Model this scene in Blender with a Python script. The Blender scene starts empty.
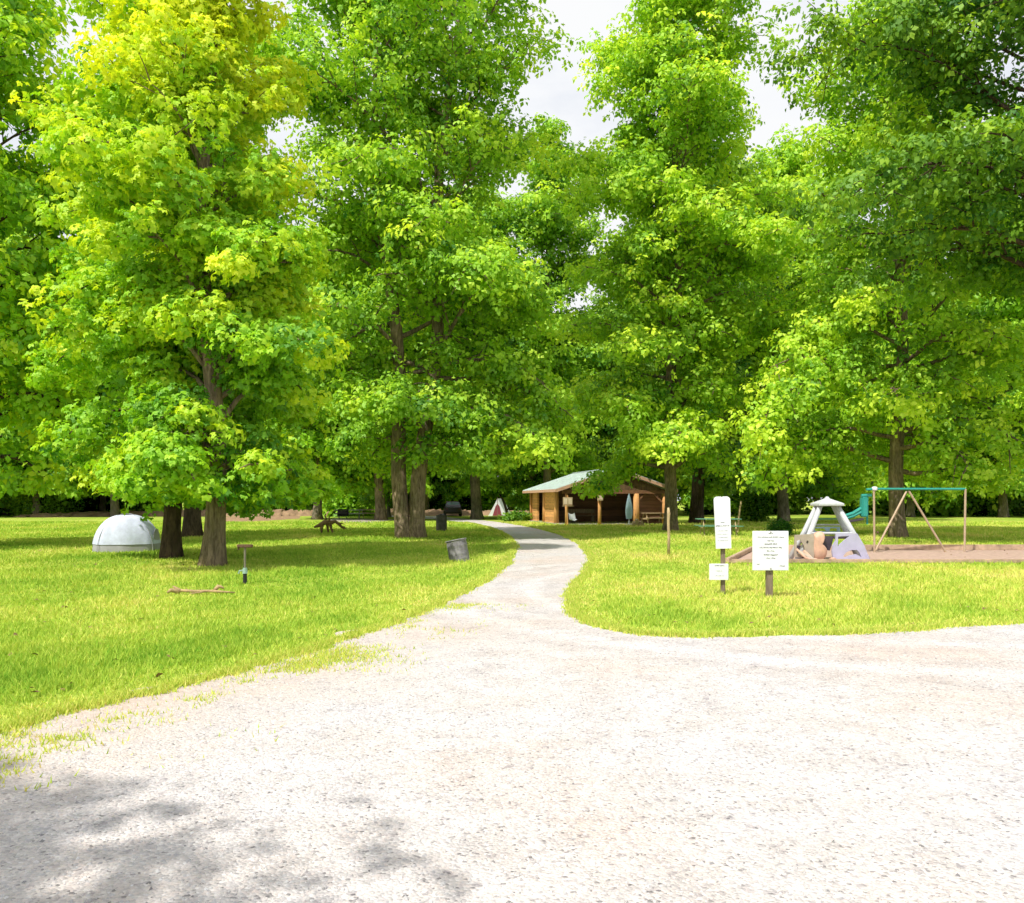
import bpy, bmesh, math, random
import numpy as np
from mathutils import Vector, Matrix
from mathutils.geometry import tessellate_polygon

random.seed(7)
R = math.radians
sc = bpy.context.scene
COL = sc.collection
CAMH, FOC, HOR = 1.6, 850.0, 500.0

def gp(px, py):
    """point of the ground seen at a pixel of the photograph"""
    z = CAMH * FOC / (py - HOR)
    return ((px - 512.0) / FOC * z, z)

# ------------------------------------------------------------------ materials
def newmat(name):
    m = bpy.data.materials.new(name); m.use_nodes = True
    nt = m.node_tree
    b = nt.nodes['Principled BSDF']
    return m, nt, b

def N(nt, t, **kw):
    n = nt.nodes.new(t)
    for k, v in kw.items():
        if k.startswith('i_'):
            key = k[2:]
            key = int(key) if key.isdigit() else key.replace('_', ' ')
            n.inputs[key].default_value = v
        else:
            setattr(n, k, v)
    return n

def ramp(nt, stops):
    n = nt.nodes.new('ShaderNodeValToRGB')
    el = n.color_ramp.elements
    while len(el) < len(stops): el.new(0.5)
    for e, (p, c) in zip(el, stops):
        e.position = p; e.color = (*c, 1)
    return n

def plain(name, c, rough=0.6, var=0.25, scale=9.0, metal=0.0, bump=0.0, stretch=(1, 1, 1), spec=0.4):
    """painted / worn surface: colour broken up by two noises, optional bump"""
    m, nt, b = newmat(name)
    L = nt.links.new
    tc = N(nt, 'ShaderNodeTexCoord')
    mp = N(nt, 'ShaderNodeMapping'); mp.inputs['Scale'].default_value = stretch
    L(tc.outputs['Object'], mp.inputs[0])
    n1 = N(nt, 'ShaderNodeTexNoise', i_Scale=scale, i_Detail=6.0, i_Roughness=0.65)
    L(mp.outputs[0], n1.inputs['Vector'])
    lo = tuple(x * (1 - var) for x in c); hi = tuple(min(1, x * (1 + var * 0.7)) for x in c)
    r = ramp(nt, [(0.3, lo), (0.7, hi)])
    L(n1.outputs['Fac'], r.inputs[0]); L(r.outputs[0], b.inputs['Base Color'])
    b.inputs['Roughness'].default_value = rough
    b.inputs['Metallic'].default_value = metal
    b.inputs['Specular IOR Level'].default_value = spec
    if bump:
        bp = N(nt, 'ShaderNodeBump', i_Strength=bump, i_Distance=0.02)
        L(n1.outputs['Fac'], bp.inputs['Height']); L(bp.outputs[0], b.inputs['Normal'])
    return m

def bark_mat(name, c1, c2):
    m, nt, b = newmat(name); L = nt.links.new
    tc = N(nt, 'ShaderNodeTexCoord')
    mp = N(nt, 'ShaderNodeMapping'); mp.inputs['Scale'].default_value = (5, 5, 0.9)
    L(tc.outputs['Object'], mp.inputs[0])
    n1 = N(nt, 'ShaderNodeTexNoise', i_Scale=2.6, i_Detail=8.0, i_Roughness=0.7, i_Distortion=0.6)
    L(mp.outputs[0], n1.inputs['Vector'])
    n2 = N(nt, 'ShaderNodeTexNoise', i_Scale=0.9, i_Detail=3.0)
    L(tc.outputs['Object'], n2.inputs['Vector'])
    r = ramp(nt, [(0.32, c1), (0.68, c2)]); L(n1.outputs['Fac'], r.inputs[0])
    r2 = ramp(nt, [(0.35, (0.6, 0.62, 0.55)), (0.7, (1.15, 1.08, 1.0))]); L(n2.outputs['Fac'], r2.inputs[0])
    mx = N(nt, 'ShaderNodeMix', data_type='RGBA', blend_type='MULTIPLY'); mx.inputs['Factor'].default_value = 1
    L(r.outputs[0], mx.inputs['A']); L(r2.outputs[0], mx.inputs['B'])
    L(mx.outputs['Result'], b.inputs['Base Color'])
    b.inputs['Roughness'].default_value = 0.95; b.inputs['Specular IOR Level'].default_value = 0.1
    bp = N(nt, 'ShaderNodeBump', i_Strength=0.9, i_Distance=0.05)
    L(n1.outputs['Fac'], bp.inputs['Height']); L(bp.outputs[0], b.inputs['Normal'])
    return m

def leaf_mat(name, stops, trans=0.42, gloss=0.03):
    m = bpy.data.materials.new(name); m.use_nodes = True
    nt = m.node_tree; nt.nodes.clear(); L = nt.links.new
    at = N(nt, 'ShaderNodeAttribute', attribute_name='tint')
    r = ramp(nt, stops); L(at.outputs['Fac'], r.inputs[0])
    df = N(nt, 'ShaderNodeBsdfDiffuse'); L(r.outputs[0], df.inputs[0])
    tm = N(nt, 'ShaderNodeMix', data_type='RGBA', blend_type='MULTIPLY'); tm.inputs['Factor'].default_value = 1
    tm.inputs['B'].default_value = (1.15 * trans * 2, 1.02 * trans * 2, 0.6 * trans * 2, 1); L(r.outputs[0], tm.inputs['A'])
    tr = N(nt, 'ShaderNodeBsdfTranslucent'); L(tm.outputs['Result'], tr.inputs[0])
    mx = N(nt, 'ShaderNodeAddShader'); L(df.outputs[0], mx.inputs[0]); L(tr.outputs[0], mx.inputs[1])
    out = N(nt, 'ShaderNodeOutputMaterial')
    if gloss:
        gl = N(nt, 'ShaderNodeBsdfGlossy', i_Roughness=0.6); gl.inputs[0].default_value = (0.9, 1, 0.9, 1)
        m2 = N(nt, 'ShaderNodeMixShader', i_0=gloss); L(mx.outputs[0], m2.inputs[1]); L(gl.outputs[0], m2.inputs[2])
        L(m2.outputs[0], out.inputs[0])
    else:
        L(mx.outputs[0], out.inputs[0])
    return m

def wood_mat(name, c, plank=0.16, axis='Z', var=0.4, groove=True):
    """boards: grooves every `plank` metres along an axis, grain noise"""
    m, nt, b = newmat(name); L = nt.links.new
    tc = N(nt, 'ShaderNodeTexCoord')
    sp = N(nt, 'ShaderNodeSeparateXYZ'); L(tc.outputs['Object'], sp.inputs[0])
    dv = N(nt, 'ShaderNodeMath', operation='DIVIDE'); dv.inputs[1].default_value = plank
    L(sp.outputs[axis], dv.inputs[0])
    fl = N(nt, 'ShaderNodeMath', operation='FLOOR'); L(dv.outputs[0], fl.inputs[0])
    fr = N(nt, 'ShaderNodeMath', operation='FRACT'); L(dv.outputs[0], fr.inputs[0])
    wn = N(nt, 'ShaderNodeTexWhiteNoise', noise_dimensions='1D'); L(fl.outputs[0], wn.inputs['W'])
    mp = N(nt, 'ShaderNodeMapping')
    mp.inputs['Scale'].default_value = {'X': (14, 14, 1.2), 'Z': (1.5, 1.5, 16)}[axis]
    L(tc.outputs['Object'], mp.inputs[0])
    n1 = N(nt, 'ShaderNodeTexNoise', i_Scale=1.0, i_Detail=6.0); L(mp.outputs[0], n1.inputs['Vector'])
    ad = N(nt, 'ShaderNodeMath', operation='MULTIPLY_ADD'); ad.inputs[1].default_value = 0.45
    L(wn.outputs['Value'], ad.inputs[0]); L(n1.outputs['Fac'], ad.inputs[2])
    r = ramp(nt, [(0.3, tuple(x * (1 - var) for x in c)), (1.0, tuple(min(1, x * (1 + var)) for x in c))])
    L(ad.outputs[0], r.inputs[0])
    if groove:
        gr = ramp(nt, [(0.0, (0.25,) * 3), (0.1, (1, 1, 1))]); L(fr.outputs[0], gr.inputs[0])
        mx = N(nt, 'ShaderNodeMix', data_type='RGBA', blend_type='MULTIPLY'); mx.inputs['Factor'].default_value = 1
        L(r.outputs[0], mx.inputs['A']); L(gr.outputs[0], mx.inputs['B'])
        L(mx.outputs['Result'], b.inputs['Base Color'])
        bp = N(nt, 'ShaderNodeBump', i_Strength=0.6, i_Distance=0.02); L(gr.outputs[0], bp.inputs['Height'])
        L(bp.outputs[0], b.inputs['Normal'])
    else:
        L(r.outputs[0], b.inputs['Base Color'])
    b.inputs['Roughness'].default_value = 0.8
    return m

def ground_mat():
    m, nt, b = newmat('grass_ground'); L = nt.links.new
    tc = N(nt, 'ShaderNodeTexCoord')
    big = N(nt, 'ShaderNodeTexNoise', i_Scale=0.16, i_Detail=5.0, i_Roughness=0.6); L(tc.outputs['Object'], big.inputs['Vector'])
    mid = N(nt, 'ShaderNodeTexNoise', i_Scale=1.3, i_Detail=6.0, i_Roughness=0.7); L(tc.outputs['Object'], mid.inputs['Vector'])
    fine = N(nt, 'ShaderNodeTexNoise', i_Scale=22.0, i_Detail=4.0, i_Roughness=0.8); L(tc.outputs['Object'], fine.inputs['Vector'])
    a = N(nt, 'ShaderNodeMath', operation='MULTIPLY_ADD'); a.inputs[1].default_value = 0.55
    L(mid.outputs['Fac'], a.inputs[0]); L(big.outputs['Fac'], a.inputs[2])
    r = ramp(nt, [(0.52, (0.20, 0.34, 0.035)), (0.78, (0.345, 0.45, 0.07)), (1.02, (0.50, 0.49, 0.13))])
    L(a.outputs[0], r.inputs[0])
    r2 = ramp(nt, [(0.3, (0.55, 0.6, 0.5)), (0.6, (1.1, 1.1, 1.05))]); L(fine.outputs['Fac'], r2.inputs[0])
    mx = N(nt, 'ShaderNodeMix', data_type='RGBA', blend_type='MULTIPLY'); mx.inputs['Factor'].default_value = 1
    L(r.outputs[0], mx.inputs['A']); L(r2.outputs[0], mx.inputs['B'])
    L(mx.outputs['Result'], b.inputs['Base Color'])
    b.inputs['Roughness'].default_value = 1; b.inputs['Specular IOR Level'].default_value = 0.0
    bp = N(nt, 'ShaderNodeBump', i_Strength=0.5, i_Distance=0.05)
    L(fine.outputs['Fac'], bp.inputs['Height']); L(bp.outputs[0], b.inputs['Normal'])
    return m

def gravel_mat():
    m, nt, b = newmat('crushed_gravel'); L = nt.links.new
    tc = N(nt, 'ShaderNodeTexCoord')
    v1 = N(nt, 'ShaderNodeTexVoronoi', i_Scale=62.0, i_Randomness=1.0); L(tc.outputs['Object'], v1.inputs['Vector'])
    v2 = N(nt, 'ShaderNodeTexVoronoi', i_Scale=27.0, i_Randomness=1.0); L(tc.outputs['Object'], v2.inputs['Vector'])
    big = N(nt, 'ShaderNodeTexNoise', i_Scale=0.35, i_Detail=5.0, i_Roughness=0.62); L(tc.outputs['Object'], big.inputs['Vector'])
    mid = N(nt, 'ShaderNodeTexNoise', i_Scale=2.2, i_Detail=6.0, i_Roughness=0.7); L(tc.outputs['Object'], mid.inputs['Vector'])
    s1 = N(nt, 'ShaderNodeSeparateColor'); L(v1.outputs['Color'], s1.inputs[0])
    stone = ramp(nt, [(0.0, (0.22, 0.215, 0.22)), (0.06, (0.44, 0.425, 0.43)), (0.45, (0.55, 0.535, 0.54)), (0.75, (0.595, 0.55, 0.535)), (1.0, (0.66, 0.655, 0.66))])
    L(s1.outputs[0], stone.inputs[0])
    s2 = N(nt, 'ShaderNodeSeparateColor'); L(v2.outputs['Color'], s2.inputs[0])
    st2 = ramp(nt, [(0.0, (0.72, 0.71, 0.73)), (0.05, (0.92, 0.91, 0.91)), (0.3, (1, 1, 1)), (1.0, (1.04, 1.03, 1.02))]); L(s2.outputs[1], st2.inputs[0])
    m1 = N(nt, 'ShaderNodeMix', data_type='RGBA', blend_type='MULTIPLY'); m1.inputs['Factor'].default_value = 1
    L(stone.outputs[0], m1.inputs['A']); L(st2.outputs[0], m1.inputs['B'])
    pk = ramp(nt, [(0.36, (1.03, 1.03, 1.06)), (0.52, (1.04, 1.01, 0.99)), (0.66, (1.06, 0.94, 0.87))]); L(big.outputs['Fac'], pk.inputs[0])
    m2 = N(nt, 'ShaderNodeMix', data_type='RGBA', blend_type='MULTIPLY'); m2.inputs['Factor'].default_value = 1
    L(m1.outputs['Result'], m2.inputs['A']); L(pk.outputs[0], m2.inputs['B'])
    md = ramp(nt, [(0.3, (0.8, 0.79, 0.78)), (0.55, (1.0, 1.0, 1.0)), (0.75, (1.07, 1.07, 1.07))]); L(mid.outputs['Fac'], md.inputs[0])
    m3 = N(nt, 'ShaderNodeMix', data_type='RGBA', blend_type='MULTIPLY'); m3.inputs['Factor'].default_value = 1
    L(m2.outputs['Result'], m3.inputs['A']); L(md.outputs[0], m3.inputs['B'])
    # faint wheel tracks: smoother pale bands sweeping round the lobe of lawn at the fork
    tv = N(nt, 'ShaderNodeVectorMath', operation='DISTANCE'); tv.inputs[1].default_value = (6.2, 15.2, 0.0)
    L(tc.outputs['Object'], tv.inputs[0])
    ta = N(nt, 'ShaderNodeMath', operation='MULTIPLY_ADD'); ta.inputs[1].default_value = 0.35; L(mid.outputs['Fac'], ta.inputs[0]); L(tv.outputs['Value'], ta.inputs[2])
    tb = N(nt, 'ShaderNodeMath', operation='DIVIDE'); tb.inputs[1].default_value = 12.0; L(ta.outputs[0], tb.inputs[0])
    o_, l_, d_ = (1, 1, 1), (1.10, 1.10, 1.11), (0.90, 0.89, 0.885)
    tr = ramp(nt, [(0.44, o_), (0.475, d_), (0.51, l_), (0.545, d_), (0.58, o_), (0.615, d_), (0.65, l_), (0.685, d_), (0.73, o_)])
    L(tb.outputs[0], tr.inputs[0])
    m3b = N(nt, 'ShaderNodeMix', data_type='RGBA', blend_type='MULTIPLY'); m3b.inputs['Factor'].default_value = 0.9
    L(m3.outputs['Result'], m3b.inputs['A']); L(tr.outputs[0], m3b.inputs['B']); m3 = m3b
    # tan soil showing through towards the near lawn's edge (a line on the ground)
    sp = N(nt, 'ShaderNodeVectorMath', operation='DOT_PRODUCT'); sp.inputs[1].default_value = (0.922, -0.387, 0)
    L(tc.outputs['Object'], sp.inputs[0])
    d1 = N(nt, 'ShaderNodeMath', operation='ADD'); d1.inputs[1].default_value = 0.922 * 1.96 + 0.387 * 9.65
    L(sp.outputs['Value'], d1.inputs[0])
    d2 = N(nt, 'ShaderNodeMath', operation='MULTIPLY_ADD'); d2.inputs[1].default_value = -0.34; d2.inputs[2].default_value = 0.66
    L(d1.outputs[0], d2.inputs[0])
    d3 = N(nt, 'ShaderNodeMath', operation='MULTIPLY_ADD'); d3.inputs[1].default_value = 1.7; d3.inputs[2].default_value = -0.85
    L(mid.outputs['Fac'], d3.inputs[0])
    d4 = N(nt, 'ShaderNodeMath', operation='ADD', use_clamp=True); L(d2.outputs[0], d4.inputs[0]); L(d3.outputs[0], d4.inputs[1])
    sy = N(nt, 'ShaderNodeSeparateXYZ'); L(tc.outputs['Object'], sy.inputs[0])
    ym = N(nt, 'ShaderNodeMapRange', i_1=12.5, i_2=8.5, i_3=0.0, i_4=0.85); L(sy.outputs['Y'], ym.inputs[0])
    d5 = N(nt, 'ShaderNodeMath', operation='MULTIPLY'); L(d4.outputs[0], d5.inputs[0]); L(ym.outputs[0], d5.inputs[1])
    m4 = N(nt, 'ShaderNodeMix', data_type='RGBA'); m4.inputs['B'].default_value = (0.49, 0.385, 0.31, 1)
    L(d5.outputs[0], m4.inputs['Factor']); L(m3.outputs['Result'], m4.inputs['A'])
    L(m4.outputs['Result'], b.inputs['Base Color'])
    b.inputs['Roughness'].default_value = 0.95; b.inputs['Specular IOR Level'].default_value = 0.15
    bp = N(nt, 'ShaderNodeBump', i_Strength=0.55, i_Distance=0.015, invert=True)
    L(v1.outputs['Distance'], bp.inputs['Height'])
    bp2 = N(nt, 'ShaderNodeBump', i_Strength=0.4, i_Distance=0.05)
    L(mid.outputs['Fac'], bp2.inputs['Height']); L(bp.outputs[0], bp2.inputs['Normal'])
    L(bp2.outputs[0], b.inputs['Normal'])
    return m

M = {}
M['ground'] = ground_mat(); M['gravel'] = gravel_mat()
M['bark_dark'] = bark_mat('dark_bark', (0.035, 0.026, 0.02), (0.17, 0.125, 0.09))
M['bark_grey'] = bark_mat('grey_bark', (0.10, 0.075, 0.055), (0.50, 0.39, 0.29))
M['bark_far'] = bark_mat('far_bark', (0.10, 0.085, 0.07), (0.40, 0.34, 0.27))  # bark tone of the farther trees
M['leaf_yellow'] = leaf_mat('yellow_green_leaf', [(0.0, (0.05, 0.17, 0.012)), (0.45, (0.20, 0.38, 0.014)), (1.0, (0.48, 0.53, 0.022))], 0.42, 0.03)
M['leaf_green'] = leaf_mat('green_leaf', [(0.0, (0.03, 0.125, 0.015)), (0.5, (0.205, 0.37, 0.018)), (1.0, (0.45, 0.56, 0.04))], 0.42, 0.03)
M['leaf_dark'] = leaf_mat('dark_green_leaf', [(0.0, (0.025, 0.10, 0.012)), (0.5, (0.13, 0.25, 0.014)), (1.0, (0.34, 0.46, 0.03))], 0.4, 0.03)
M['grass'] = leaf_mat('grass_blade', [(0.0, (0.14, 0.29, 0.03)), (0.5, (0.345, 0.455, 0.065)), (0.85, (0.55, 0.55, 0.14)), (1.0, (0.58, 0.50, 0.19))], 0.2, 0.0)
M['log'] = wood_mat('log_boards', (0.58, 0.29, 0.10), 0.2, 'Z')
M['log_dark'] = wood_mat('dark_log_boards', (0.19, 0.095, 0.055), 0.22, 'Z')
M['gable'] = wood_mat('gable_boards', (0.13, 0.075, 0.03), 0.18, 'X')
M['post_wood'] = plain('round_post_wood', (0.66, 0.33, 0.12), 0.75, 0.35, 2.5, bump=0.3, stretch=(4, 4, 0.6))
M['beam'] = plain('beam_wood', (0.22, 0.105, 0.05), 0.75, 0.35, 3, bump=0.2)
M['fascia'] = plain('fascia_board', (0.55, 0.33, 0.22), 0.7, 0.2, 4)
M['grey_wood'] = plain('weathered_wood', (0.25, 0.19, 0.14), 0.9, 0.45, 4, bump=0.4, stretch=(6, 6, 0.8))
M['pale_wood'] = plain('pale_wood', (0.50, 0.37, 0.21), 0.85, 0.35, 4, bump=0.3, stretch=(5, 5, 0.9))
M['stick'] = plain('dry_stick', (0.42, 0.30, 0.15), 0.9, 0.5, 7, bump=0.4)
M['stick_dark'] = plain('dead_branch_wood', (0.24, 0.15, 0.07), 0.95, 0.5, 5, bump=0.4)
M['sign_white'] = plain('sign_paint', (0.84, 0.85, 0.90), 0.45, 0.06, 3)
M['ink'] = plain('sign_ink', (0.07, 0.07, 0.09), 0.6, 0.2, 20)
M['ink_pale'] = plain('faded_ink', (0.36, 0.36, 0.42), 0.6, 0.15, 20)
M['concrete'] = plain('concrete', (0.42, 0.37, 0.31), 0.9, 0.2, 5, bump=0.2)
M['dirt'] = plain('dry_earth', (0.36, 0.24, 0.15), 1.0, 0.45, 1.6, bump=0.8, spec=0.0)
M['sand'] = plain('playground_sand', (0.46, 0.33, 0.27), 1.0, 0.22, 6, bump=0.4, spec=0.0)
M['timber'] = plain('edging_timber', (0.50, 0.36, 0.25), 0.9, 0.4, 4, bump=0.3)
M['black'] = plain('black_iron', (0.02, 0.02, 0.022), 0.6, 0.3, 10)
M['drum'] = plain('drum_steel', (0.085, 0.08, 0.07), 0.65, 0.5, 5, metal=0.2, bump=0.1)
M['drum_grey'] = plain('faded_drum_steel', (0.235, 0.225, 0.235), 0.7, 0.5, 6, metal=0.1, bump=0.1)
M['rust'] = plain('rusty_iron', (0.16, 0.09, 0.055), 0.85, 0.5, 12, bump=0.2)
M['galv'] = plain('galvanised_pipe', (0.21, 0.19, 0.15), 0.55, 0.3, 14, metal=0.3)
M['spigot_green'] = plain('green_valve', (0.30, 0.44, 0.38), 0.5, 0.2, 10)
M['metal_roof'] = plain('pale_metal_roof', (0.56, 0.645, 0.62), 0.55, 0.14, 2.5, metal=0.0, stretch=(1, 4, 1))
M['white_plastic'] = plain('white_plastic', (0.76, 0.78, 0.80), 0.4, 0.06, 6)
M['pale_frame'] = plain('pale_grey_plastic', (0.54, 0.56, 0.59), 0.5, 0.12, 6)
M['lavender'] = plain('lavender_plastic', (0.46, 0.45, 0.62), 0.5, 0.1, 5)
M['peach'] = plain('peach_plastic', (0.64, 0.40, 0.29), 0.55, 0.2, 4)
M['tan_plastic'] = plain('tan_plastic', (0.42, 0.36, 0.29), 0.55, 0.18, 5)
M['dark_plastic'] = plain('dark_plum_plastic', (0.07, 0.055, 0.075), 0.5, 0.25, 5)
M['teal'] = plain('teal_plastic', (0.03, 0.30, 0.25), 0.45, 0.15, 5)
M['swing_steel'] = plain('tan_steel_tube', (0.48, 0.36, 0.25), 0.5, 0.2, 8, metal=0.1)
M['table_grey'] = plain('weathered_table_top', (0.46, 0.50, 0.36), 0.7, 0.25, 5)
M['table_green'] = plain('green_table_top', (0.13, 0.30, 0.19), 0.6, 0.25, 5)
M['cloth_blue'] = plain('pale_blue_canvas', (0.42, 0.58, 0.68), 0.8, 0.15, 4)
M['tent'] = plain('pale_tent_fabric', (0.58, 0.62, 0.78), 0.75, 0.22, 2.2)
M['tent_base'] = plain('grey_tent_fabric', (0.36, 0.35, 0.38), 0.75, 0.15, 3)
M['maroon'] = plain('maroon_fabric', (0.26, 0.05, 0.07), 0.8, 0.2, 4)
M['car_paint'] = plain('dark_car_paint', (0.03, 0.022, 0.022), 0.3, 0.2, 4, spec=0.6)
M['car_roof'] = plain('pale_roof_paint', (0.5, 0.42, 0.42), 0.3, 0.1, 4)
M['tyre'] = plain('rubber', (0.025, 0.025, 0.025), 0.85, 0.3, 8)
M['cream_sheet'] = plain('yellowed_sheet', (0.74, 0.60, 0.44), 0.3, 0.1, 5)  # plain tan-white surface for paper sheets and the box front
def glass_mat():
    m, nt, b = newmat('tinted_glass')
    b.inputs['Base Color'].default_value = (0.05, 0.16, 0.17, 1); b.inputs['Roughness'].default_value = 0.08
    b.inputs['Specular IOR Level'].default_value = 0.8
    return m
M['glass'] = glass_mat()

# ------------------------------------------------------------------ mesh helpers
class MB:
    def __init__(s): s.v = []; s.f = []; s.smooth = False
    def add(s, vs, fs):
        o = len(s.v); s.v += [tuple(v) for v in vs]; s.f += [tuple(i + o for i in f) for f in fs]; return s
    def box(s, c, d, rot=None, bev=0.0):
        x, y, z = d[0] / 2, d[1] / 2, d[2] / 2
        if bev:
            bm = bmesh.new(); bmesh.ops.create_cube(bm, size=1)
            bmesh.ops.scale(bm, vec=d, verts=bm.verts)
            bmesh.ops.bevel(bm, geom=bm.edges[:], offset=bev, segments=2, affect='EDGES')
            bm.verts.index_update()
            vs = [v.co.copy() for v in bm.verts]; fs = [[v.index for v in f.verts] for f in bm.faces]; bm.free()
        else:
            vs = [Vector((a * x, b * y, e * z)) for a in (-1, 1) for b in (-1, 1) for e in (-1, 1)]
            fs = [(0, 1, 3, 2), (4, 6, 7, 5), (0, 4, 5, 1), (2, 3, 7, 6), (0, 2, 6, 4), (1, 5, 7, 3)]
        if rot is not None: vs = [rot @ v for v in vs]
        return s.add([v + Vector(c) for v in vs], fs)
    def bar(s, a, b, w, h, bev=0.0):
        """rectangular bar from a to b"""
        a, b = Vector(a), Vector(b); d = b - a
        q = d.to_track_quat('Y', 'Z').to_matrix()
        return s.box((a + b) / 2, (w, d.length, h), q, bev)
    def tube(s, pts, rad, n=8, caps=True, lobes=None):
        pts = [Vector(p) for p in pts]
        if not hasattr(rad, '__len__'): rad = [rad] * len(pts)
        rings = []; up = Vector((1, 0, 0))
        for i, p in enumerate(pts):
            d = (pts[min(i + 1, len(pts) - 1)] - pts[max(i - 1, 0)]).normalized()
            u = up - d * up.dot(d)
            if u.length < 1e-3: u = Vector((0, 1, 0)) - d * d.y
            u.normalize(); up = u; w = d.cross(u)
            rings.append([p + (u * math.cos(2 * math.pi * k / n) + w * math.sin(2 * math.pi * k / n)) * rad[i] * (lobes(i, 2 * math.pi * k / n) if lobes else 1) for k in range(n)])
        vs = [v for r_ in rings for v in r_]; fs = []
        for i in range(len(pts) - 1):
            for k in range(n):
                a, b = i * n + k, i * n + (k + 1) % n
                fs.append((a, b, b + n, a + n))
        if caps:
            fs.append(tuple(range(n - 1, -1, -1))); fs.append(tuple(range(len(vs) - n, len(vs))))
        return s.add(vs, fs)
    def lathe(s, prof, c=(0, 0, 0), n=20, sx=1, sy=1, rot=None):
        vs = []; fs = []
        for (r, z) in prof:
            for k in range(n):
                a = 2 * math.pi * k / n
                v = Vector((r * math.cos(a) * sx, r * math.sin(a) * sy, z))
                if rot is not None: v = rot @ v
                vs.append(v + Vector(c))
        for i in range(len(prof) - 1):
            for k in range(n):
                a, b = i * n + k, i * n + (k + 1) % n
                fs.append((a, b, b + n, a + n))
        fs.append(tuple(range(n - 1, -1, -1))); fs.append(tuple(range(len(vs) - n, len(vs))))
        return s.add(vs, fs)
    def plate(s, outer, holes, y0, th):
        """flat panel in the x-z plane with holes, thickness along y"""
        loops = [outer] + list(holes)
        tri = tessellate_polygon([[Vector((x, z, 0)) for x, z in l] for l in loops])
        flat = [p for l in loops for p in l]; n = len(flat)
        vs = [(x, y0, z) for x, z in flat] + [(x, y0 + th, z) for x, z in flat]
        fs = [tuple(t) for t in tri] + [tuple(i + n for i in reversed(t)) for t in tri]
        o = 0
        for l in loops:
            m = len(l)
            for i in range(m):
                a, b = o + i, o + (i + 1) % m
                fs.append((a, b, b + n, a + n))
            o += m
        return s.add(vs, fs)
    def build(s, name, mat, parent=None, smooth=False):
        me = bpy.data.meshes.new(name); me.from_pydata(s.v, [], s.f); me.update()
        bm = bmesh.new(); bm.from_mesh(me); bmesh.ops.recalc_face_normals(bm, faces=bm.faces); bm.to_mesh(me); bm.free()
        if smooth:
            for p in me.polygons: p.use_smooth = True
        me.materials.append(mat)
        o = bpy.data.objects.new(name, me); COL.objects.link(o)
        if parent: o.parent = parent
        return o

def tag(o, label, cat, group=None):
    o['label'] = label; o['category'] = cat
    if group: o['group'] = group
    return o
def thing(name, label, cat, loc, rz=0.0, group=None):
    o = bpy.data.objects.new(name, None); COL.objects.link(o)
    o.location = loc; o.rotation_euler = (0, 0, rz); o.empty_display_size = 0.3
    return tag(o, label, cat, group)
def structure(o): o['kind'] = 'structure'; return o
def stuff(o): o['kind'] = 'stuff'; return o

def copy_thing(root, loc, rz=0.0, scale=1.0, label=None, cat=None, group=None):
    r = root.copy(); COL.objects.link(r); r.location = loc; r.rotation_euler = (0, 0, rz); r.scale = (scale,) * 3
    if label: r['label'] = label
    if group: r['group'] = group
    for ch in root.children:
        c = ch.copy(); COL.objects.link(c); c.parent = r
        for g in ch.children:
            d = g.copy(); COL.objects.link(d); d.parent = c
    return r

def np_mesh(name, verts, nper, mat, tint=None, smooth=False):
    """mesh of loose n-gons (nper corners each) straight from an array"""
    nv = len(verts); nf = nv // nper
    me = bpy.data.meshes.new(name)
    me.vertices.add(nv); me.vertices.foreach_set('co', verts.astype(np.float32).ravel())
    me.loops.add(nv); me.loops.foreach_set('vertex_index', np.arange(nv, dtype=np.int32))
    me.polygons.add(nf); me.polygons.foreach_set('loop_start', np.arange(0, nv, nper, dtype=np.int32))
    me.update(calc_edges=True)
    if tint is not None:
        a = me.attributes.new('tint', 'FLOAT', 'POINT')
        a.data.foreach_set('value', np.repeat(tint, nper).astype(np.float32))
    me.materials.append(mat)
    return me

# ------------------------------------------------------------------ foliage
def norm(a): return a / np.maximum(np.linalg.norm(a, axis=1, keepdims=True), 1e-6)

def leaf_quads(pos, axis, nrm, length, rng, lobes=1, wide=0.36):
    """kite-shaped leaves, one quad each; lobes=3 makes a three-fingered leaf"""
    axis = norm(axis); nrm = norm(nrm - axis * np.sum(nrm * axis, 1, keepdims=True)); side = np.cross(nrm, axis)
    out = []
    angs = [0.0] if lobes == 1 else [-0.95, 0.0, 0.95]
    for an in angs:
        a = axis * math.cos(an) + side * math.sin(an); b = np.cross(nrm, a)
        Ln = (length * (1.0 if an == 0 else 0.82))[:, None]
        p0 = pos; p2 = pos + a * Ln - nrm * Ln * 0.16
        p1 = pos + a * Ln * 0.48 + b * Ln * wide + nrm * Ln * 0.07
        p3 = pos + a * Ln * 0.48 - b * Ln * wide + nrm * Ln * 0.07
        out.append(np.stack([p0, p1, p2, p3], 1))
    q = np.concatenate(out, 0).reshape(-1, 3)
    return q, len(angs)

PROFILE = {
    'column': lambda t: 0.55 + 0.62 * math.sin(math.pi * min(1, t * 0.85 + 0.10)) - 0.35 * t,
    'spread': lambda t: 0.70 + 0.45 * math.sin(math.pi * min(1, t * 0.8 + 0.12)) - 0.45 * t,
    'cone': lambda t: 1.0 - 0.72 * t ** 1.15,
}

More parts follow.
